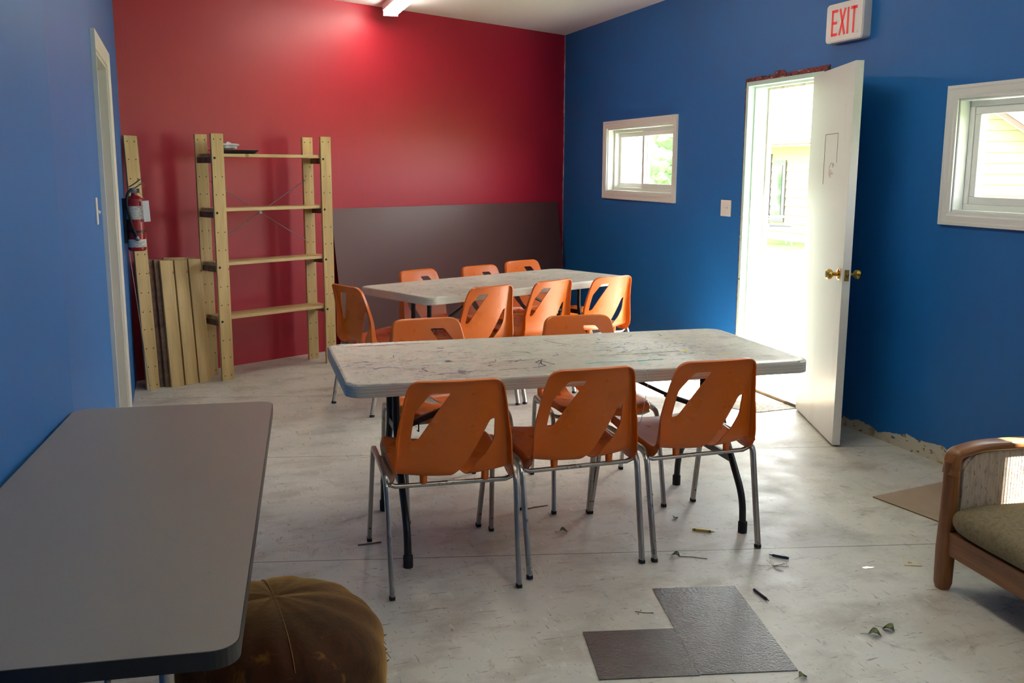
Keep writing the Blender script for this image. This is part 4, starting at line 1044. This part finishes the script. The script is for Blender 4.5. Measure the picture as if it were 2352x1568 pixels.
bm = bmesh.new(); box(bm, 0, .60, -.62, 0, .0008, .0055, mi=1); box(bm, .0, .60, -.62, 0, .0055, .0062, mi=0); link('sheet', bm, [m_card, m_card_e], cb)
flat('door_mat', [(3.20, 5.30), (3.30, 5.165), (XR-.032, 5.185), (XR-.032, 5.95), (3.22, 5.96)], .0002, .004, m_mat, 'embossed tan floor piece just inside the outside door', 'mat')

def crayon(x0, y0, x1, y1, m, label, broken=False):
    a = math.atan2(y1-y0, x1-x0); L = math.hypot(x1-x0, y1-y0)
    t_ = thing('crayon', label, 'crayon', (x0, y0, .0052), a, 'crayons lying on the floor')
    bm = bmesh.new(); mt = Matrix.Rotation(PI/2, 4, 'Y')
    lathe(bm, [(0, 0), (.0042, 0), (.0042, L*.93-.012), (.0038, L*.93-.012), (.0014, L), (0, L)], 14, mat=mt); link('wax_stick', bm, m, t_, smooth=True)
    bm = bmesh.new(); lathe(bm, [(.0046, .004), (.0049, .004), (.0049, L*.82), (.0046, L*.82)], 14, mat=mt); wp = link('paper_wrapper', bm, m, t_, smooth=True)
    for u_ in (.008, L*.82-.006):
        bm = bmesh.new(); lathe(bm, [(.0049, u_), (.00515, u_), (.00515, u_+.004), (.0049, u_+.004)], 14, mat=mt); link('wrapper_band', bm, m_hole, wp)
crayon(1.932, 3.482, 2.006, 3.425, M('yellow_crayon', (196, 164, 40), .5), 'yellow crayon on the floor between the chair legs and the black table leg')
crayon(2.142, 3.092, 2.088, 3.147, M('blue_crayon', (36, 62, 92), .5), 'blue crayon on the floor right of the near chairs')
crayon(1.857, 2.882, 1.856, 2.782, M('purple_crayon', (50, 38, 62), .5), 'dark purple crayon on the floor beside the dark tiles')
# cream wooden letter-like shape
bm = bmesh.new(); pts_ = [(0, 0), (.025, .099), (.034, .096), (.030, .054), (.051, .048), (.067, .0)]
hole = [(.028+.008*math.cos(2*PI*k/12), .024+.008*math.sin(2*PI*k/12)) for k in range(12)]
allp = [Vector(p) for p in pts_+hole]; ed = [(i, (i+1) % 6) for i in range(6)]+[(6+i, 6+(i+1) % 12) for i in range(12)]
vo, eo, fo = geometry.delaunay_2d_cdt(allp, ed, [], 0, 1e-6)[:3]
vs = [bm.verts.new((v.x, v.y, 0)) for v in vo]
def inpoly(p, poly):
    c = False; n = len(poly)
    for i in range(n):
        a, b = poly[i], poly[(i+1) % n]
        if (a[1] > p[1]) != (b[1] > p[1]) and p[0] < (b[0]-a[0])*(p[1]-a[1])/(b[1]-a[1])+a[0]: c = not c
    return c
for f_ in fo:
    c_ = (sum(vo[i].x for i in f_)/3, sum(vo[i].y for i in f_)/3)
    if inpoly(c_, pts_) and not inpoly(c_, hole): bm.faces.new([vs[i] for i in f_])
r_ = bmesh.ops.extrude_face_region(bm, geom=bm.faces[:])
for v in r_['geom']:
    if isinstance(v, bmesh.types.BMVert): v.co.z += .003
o_ = link('wooden_cutout', bm, M('cream_plywood', (214, 206, 180), .6), loc=(2.530, 2.905, .0035), rot=(0, 0, -.42)); tag(o_, 'small cream wooden cut-out shape with a hole on the floor by the sofa leg', 'toy')
mnz = min((o_.matrix_basis @ v.co).z for v in o_.data.vertices); o_.location.z -= mnz-.0005

def leaf_obj(x, y, s_, rot, m, label, nm='dried_leaf', stem=True):
    rnd = random.Random(int(x*1000)); bm = bmesh.new(); n_ = 9; rows = []
    for i in range(n_):
        t_ = i/(n_-1); wd = math.sin(PI*min(1, t_*1.02+.02))**.8*.42; row = []
        for j in range(-2, 3):
            u_ = j/2; row.append(bm.verts.new((t_*1.0, wd*u_*(1+.2*math.sin(i*2.3+j)), .10+.30*abs(u_)**1.5*wd*2+.12*math.sin(t_*5+rot)+.05*rnd.random())))
        rows.append(row)
    for a, b in zip(rows, rows[1:]):
        for j in range(4): bm.faces.new((a[j], a[j+1], b[j+1], b[j]))
    r_ = bmesh.ops.extrude_face_region(bm, geom=bm.faces[:])
    for v in r_['geom']:
        if isinstance(v, bmesh.types.BMVert): v.co.z += .02
    if stem: tube(bm, [(0, 0, .12), (-.25, .05, .06), (-.6, -.05, .05)], .02, 5)
    for v in bm.verts: v.co *= s_
    mz = min(v.co.z for v in bm.verts)
    for v in bm.verts: v.co.z -= mz-.0003
    o_ = link(nm, bm, m, smooth=True, loc=(x, y, 0), rot=(0, 0, rot)); return tag(o_, label, 'leaf', 'dried leaves on the floor')
leaf_obj(2.030, 2.470, .042, -.6, m_leaf, 'left one of two curled green leaves on the floor in front of the sofa')
leaf_obj(2.105, 2.495, .042, -1.1, m_leaf, 'right one of two curled green leaves on the floor in front of the sofa')
leaf_obj(1.392, 3.630, .034, -.2, m_leaf, 'curled green leaf on the floor under the front table between the left and middle chairs')
leaf_obj(1.915, 3.620, .03, .5, m_leaf, 'small dark leaf on the floor seam behind the yellow crayon')
leaf_obj(1.722, 3.262, .036, -.8, m_leaf, 'green leaf with tan stem on the floor just right of the pair of chair legs')
leaf_obj(1.652, 2.300, .03, .1, m_leaf, 'dried leaf at the near corner of the dark tiles')
leaf_obj(1.94, 3.93, .035, .3, m_leaf, 'small leaf on the floor under the far side of the front table')
def twig(pts_, r_, label, m=m_leafb):
    c0 = pts_[0]; bm = bmesh.new(); tube(bm, [(p[0]-c0[0], p[1]-c0[1], (p[2] if len(p) > 2 else r_)+.0003) for p in pts_], r_, 6)
    o_ = link('twig', bm, m, smooth=True); o_.location = (c0[0], c0[1], 0); tag(o_, label, 'twig', 'twigs and dry stems on the floor')
twig([(1.745, 3.245), (1.79, 3.225), (1.84, 3.190)], .0014, 'thin tan stem beside the green leaf near the pair of chair legs')
twig([(1.335, 3.93), (1.39, 3.945), (1.455, 3.95)], .0022, 'tan twig on the floor under the front table behind the middle chair')
twig([(1.375, 2.855), (1.40, 2.835), (1.43, 2.825)], .0014, 'short tan stem on the floor left of the dark tiles')
twig([(1.40, 2.86), (1.375, 2.83)], .0014, 'tiny bent stem on the floor left of the dark tiles')
twig([(.565, 3.735), (.62, 3.735), (.66, 3.74)], .0025, 'dark stick on the floor left of the nearest chair legs', m_pine_end)
twig([(.62, 2.35), (.66, 2.33), (.70, 2.34)], .002, 'pale wood splinter on the floor at the bottom of the photo near the pouf')
# clump of dry roots
bm = bmesh.new(); rnd = random.Random(2)
for k in range(12):
    a = rnd.uniform(0, 2*PI); p = [(0, 0, .004)]
    for i in range(5): p.append((p[-1][0]+.012*math.cos(a), p[-1][1]+.012*math.sin(a), .0015+.004*rnd.random())); a += rnd.uniform(-.6, .6)
    tube(bm, p, .0007, 5)
tag(link('dry_grass_clump', bm, m_leafb, loc=(2.045, 3.05, .0), smooth=True), 'clump of dry grass roots on the floor below the blue crayon', 'debris')
# loose white string over the table edge and onto the right chair
bm = bmesh.new(); tube(bm, round_path([(1.50, 3.345, .7425), (1.56, 3.335, .744), (1.607, 3.305, .742), (1.612, 3.285, .70), (1.600, 3.285, .63), (1.590, 3.29, .56), (1.575, 3.30, .50), (1.560, 3.32, .449), (1.60, 3.36, .445)], .02, 5), .0011, 6)
tag(link('string', bm, M('white_string', (206, 196, 178), .8), smooth=True), 'thin white string hanging over the near edge of the front table', 'string')

# ------------------------------------------------------------------ outside
bm = bmesh.new(); box(bm, XR+TH, 60, -30, 70, -.35, -.15); struct('ground_lawn', bm, m_grass)['kind'] = 'structure'
bm = bmesh.new(); box(bm, XR+TH, 5.1, 3.5, 7.0, -.15, -.03, bev=.01); struct('floor_step', bm, m_conc)
bm = bmesh.new(); box(bm, XR-.2, XR+1.12, 1.95, 10.2, H+.151, H+.25); struct('sun_block_eave', bm, m_white)  # unseen overhang added to keep direct sun off the large window

def lap_wall(bm, x0, x1, z0, z1, step, gable=None):
    """lap siding on the local XZ plane facing -Y, boards thick at the lower edge"""
    z = z0
    while z < z1-1e-6:
        zz = min(z+step, z1)
        if gable: a, b = gable(z); a2, b2 = gable(zz)
        else: a = a2 = x0; b = b2 = x1
        if b-a > .05:
            q = [bm.verts.new(p) for p in ((a, -.022, z), (b, -.022, z), (b2, -.004, zz), (a2, -.004, zz))]; bm.faces.new(q)
            q = [bm.verts.new(p) for p in ((a, -.022, z), (b, -.022, z), (b, 0, z), (a, 0, z))]; bm.faces.new(q)
        z = zz
hs = thing('house', 'pale yellow sided house with grey roof seen through the open door', 'house', (13.2, 18.55, -.15), -PI/2)
# local: x = -Y world...; rotation -90deg: local x -> world -Y, local -y -> world -X (faces the viewer)
bm = bmesh.new(); lap_wall(bm, -3.9, 1.8, 0, 2.25, .20); box(bm, -3.9, 1.8, 0, 3.5, 0, 2.25); link('siding', bm, m_siding, hs)
bm = bmesh.new(); box(bm, -.14, .02, -.035, 0, 0, 2.25); link('corner_board', bm, m_white, hs)
bm = bmesh.new(); box(bm, -4.2, 2.1, -.62, 0, 2.15, 2.20); link('soffit', bm, m_white, hs)
bm = bmesh.new(); box(bm, -4.25, 2.15, -.70, -.60, 2.18, 2.31, bev=.02); link('gutter', bm, m_gutter, hs)
bm = bmesh.new(); q = [(-4.25, -.68, 2.30), (2.15, -.68, 2.30), (2.15, 3.6, 4.5), (-4.25, 3.6, 4.5)]; a = [bm.verts.new(v) for v in q]; b = [bm.verts.new((v[0], v[1], v[2]-.08)) for v in q]; bm.faces.new(a); bm.faces.new(b); [bm.faces.new((a[i], a[(i+1) % 4], b[(i+1) % 4], b[i])) for i in range(4)]; link('roof', bm, m_roof, hs)
for (x0, x1, zA, zB) in ((-2.75, -2.05, .35, 2.0), (-1.98, -1.42, .42, 1.85)):
    bm = bmesh.new(); box(bm, x0, x1, -.05, -.0, zA, zB); wd_ = link('window', bm, m_wtrim, hs)
    bm = bmesh.new(); box(bm, x0+.12, x1-.12, -.06, -.045, zA+.12, zB-.12); link('pane', bm, m_dglass, wd_)
# second house with gable seen through the large window
hb = thing('house', 'pale sided house gable with shingle roof seen through the right window', 'house', (10.30, 10.91, -.15), -PI/4)
def gb(z):
    top_z = 2.46; x1 = 0+max(0, (top_z-z))*1.42; return (0.0, min(x1, 5.0))
bm = bmesh.new(); lap_wall(bm, 0, 5, 0, 2.46, .145, gb); prism(bm, [(0, 0), (3.49, 0), (0, 2.46)], 0, 3, mat=Matrix(((1, 0, 0, 0), (0, 0, 1, .001), (0, 1, 0, 0), (0, 0, 0, 1)))); link('siding', bm, m_siding, hb)
bm = bmesh.new(); mt = Matrix(((1, 0, 0, 0), (0, 0, 1, -.32), (0, 1, 0, 0), (0, 0, 0, 1)))
prism(bm, [(-.05, 2.50), (3.6, -.07+0), (3.6, .04), (-.05, 2.62)], 0, .04, mat=mt); link('rake_board', bm, m_gutter, hb)
bm = bmesh.new(); prism(bm, [(-.05, 2.62), (3.6, .04), (3.6, .06), (3.9, 2.4), (1.2, 5.2)], 0, .03, mat=Matrix(((1, 0, 0, 0), (0, 0, 1, 3.2), (0, 1, 0, 0), (0, 0, 0, 1)))); 
q = [(-.05, -.34, 2.63), (3.6, -.34, .05), (3.9, 3.2, 1.9), (.3, 3.2, 5.0)]; a = [bm.verts.new(v) for v in q]; b = [bm.verts.new((v[0], v[1], v[2]-.05)) for v in q]; bm.faces.new(a); bm.faces.new(b); [bm.faces.new((a[i], a[(i+1) % 4], b[(i+1) % 4], b[i])) for i in range(4)]
link('roof', bm, m_roof, hb)
# garden chair by the house
gc = thing('garden_chair', 'white metal garden chair on the lawn before the pale yellow house', 'chair', (12.3, 18.9, -.15), 1.2)
bm = bmesh.new()
for sx_ in (-.28, .28):
    tube(bm, round_path([(sx_, -.28, 0), (sx_, -.26, .62), (sx_, .26, .60), (sx_, .3, 0)], .08, 4), .014, 8); tube(bm, [(sx_*.9, .22, .4), (sx_*.9, .38, .98)], .014, 8)
tube(bm, [(-.26, .38, .98), (.26, .38, .98)], .014, 8); link('frame', bm, m_white, gc, smooth=True)
link('seat', bxm(-.26, .26, -.26, .25, .40, .42), m_wtrim, gc)
bm = bmesh.new(); box(bm, -.24, .24, 0, .012, 0, .55); bmesh.ops.transform(bm, matrix=Matrix.Translation((0, .23, .42)) @ Matrix.Rotation(-.27, 4, 'X'), verts=bm.verts); link('backrest', bm, m_wtrim, gc)

def tree(x, y, h, lab):
    t_ = thing('tree', lab, 'tree', (x, y, -.15), 0, 'trees beyond the small window')
    bm = bmesh.new(); tube(bm, [(0, 0, 0), (.05, 0, h*.3), (0, .05, h*.6)], .14, 8); link('trunk', bm, m_bark, t_, smooth=True)
    bm = bmesh.new(); rnd = random.Random(int(x*10))
    for k in range(90):
        u_ = rnd.random(); zz = h*(.18+.78*u_); rr = (1-u_)**.7*h*.22+.12; a = rnd.uniform(0, 2*PI); q = rr*rnd.random()**.5
        s_ = .22+.25*rnd.random(); m4 = Matrix.Translation((q*math.cos(a), q*math.sin(a), zz)) @ Matrix.Diagonal((s_, s_, s_*.8, 1))
        r = bmesh.ops.create_icosphere(bm, subdivisions=2, radius=1, matrix=m4)
        for v in r['verts']: v.co += Vector((rnd.uniform(-1, 1), rnd.uniform(-1, 1), rnd.uniform(-1, 1)))*.05
    link('foliage', bm, m_foliage, t_)
tree(9.2, 24.5, 3.2, 'slender pale green tree seen in the left pane of the small window')
tree(10.9, 28, 3.6, 'pale green tree seen beside the sash of the small window')
tree(13.4, 26, 3.0, 'round pale tree seen in the right pane of the small window')
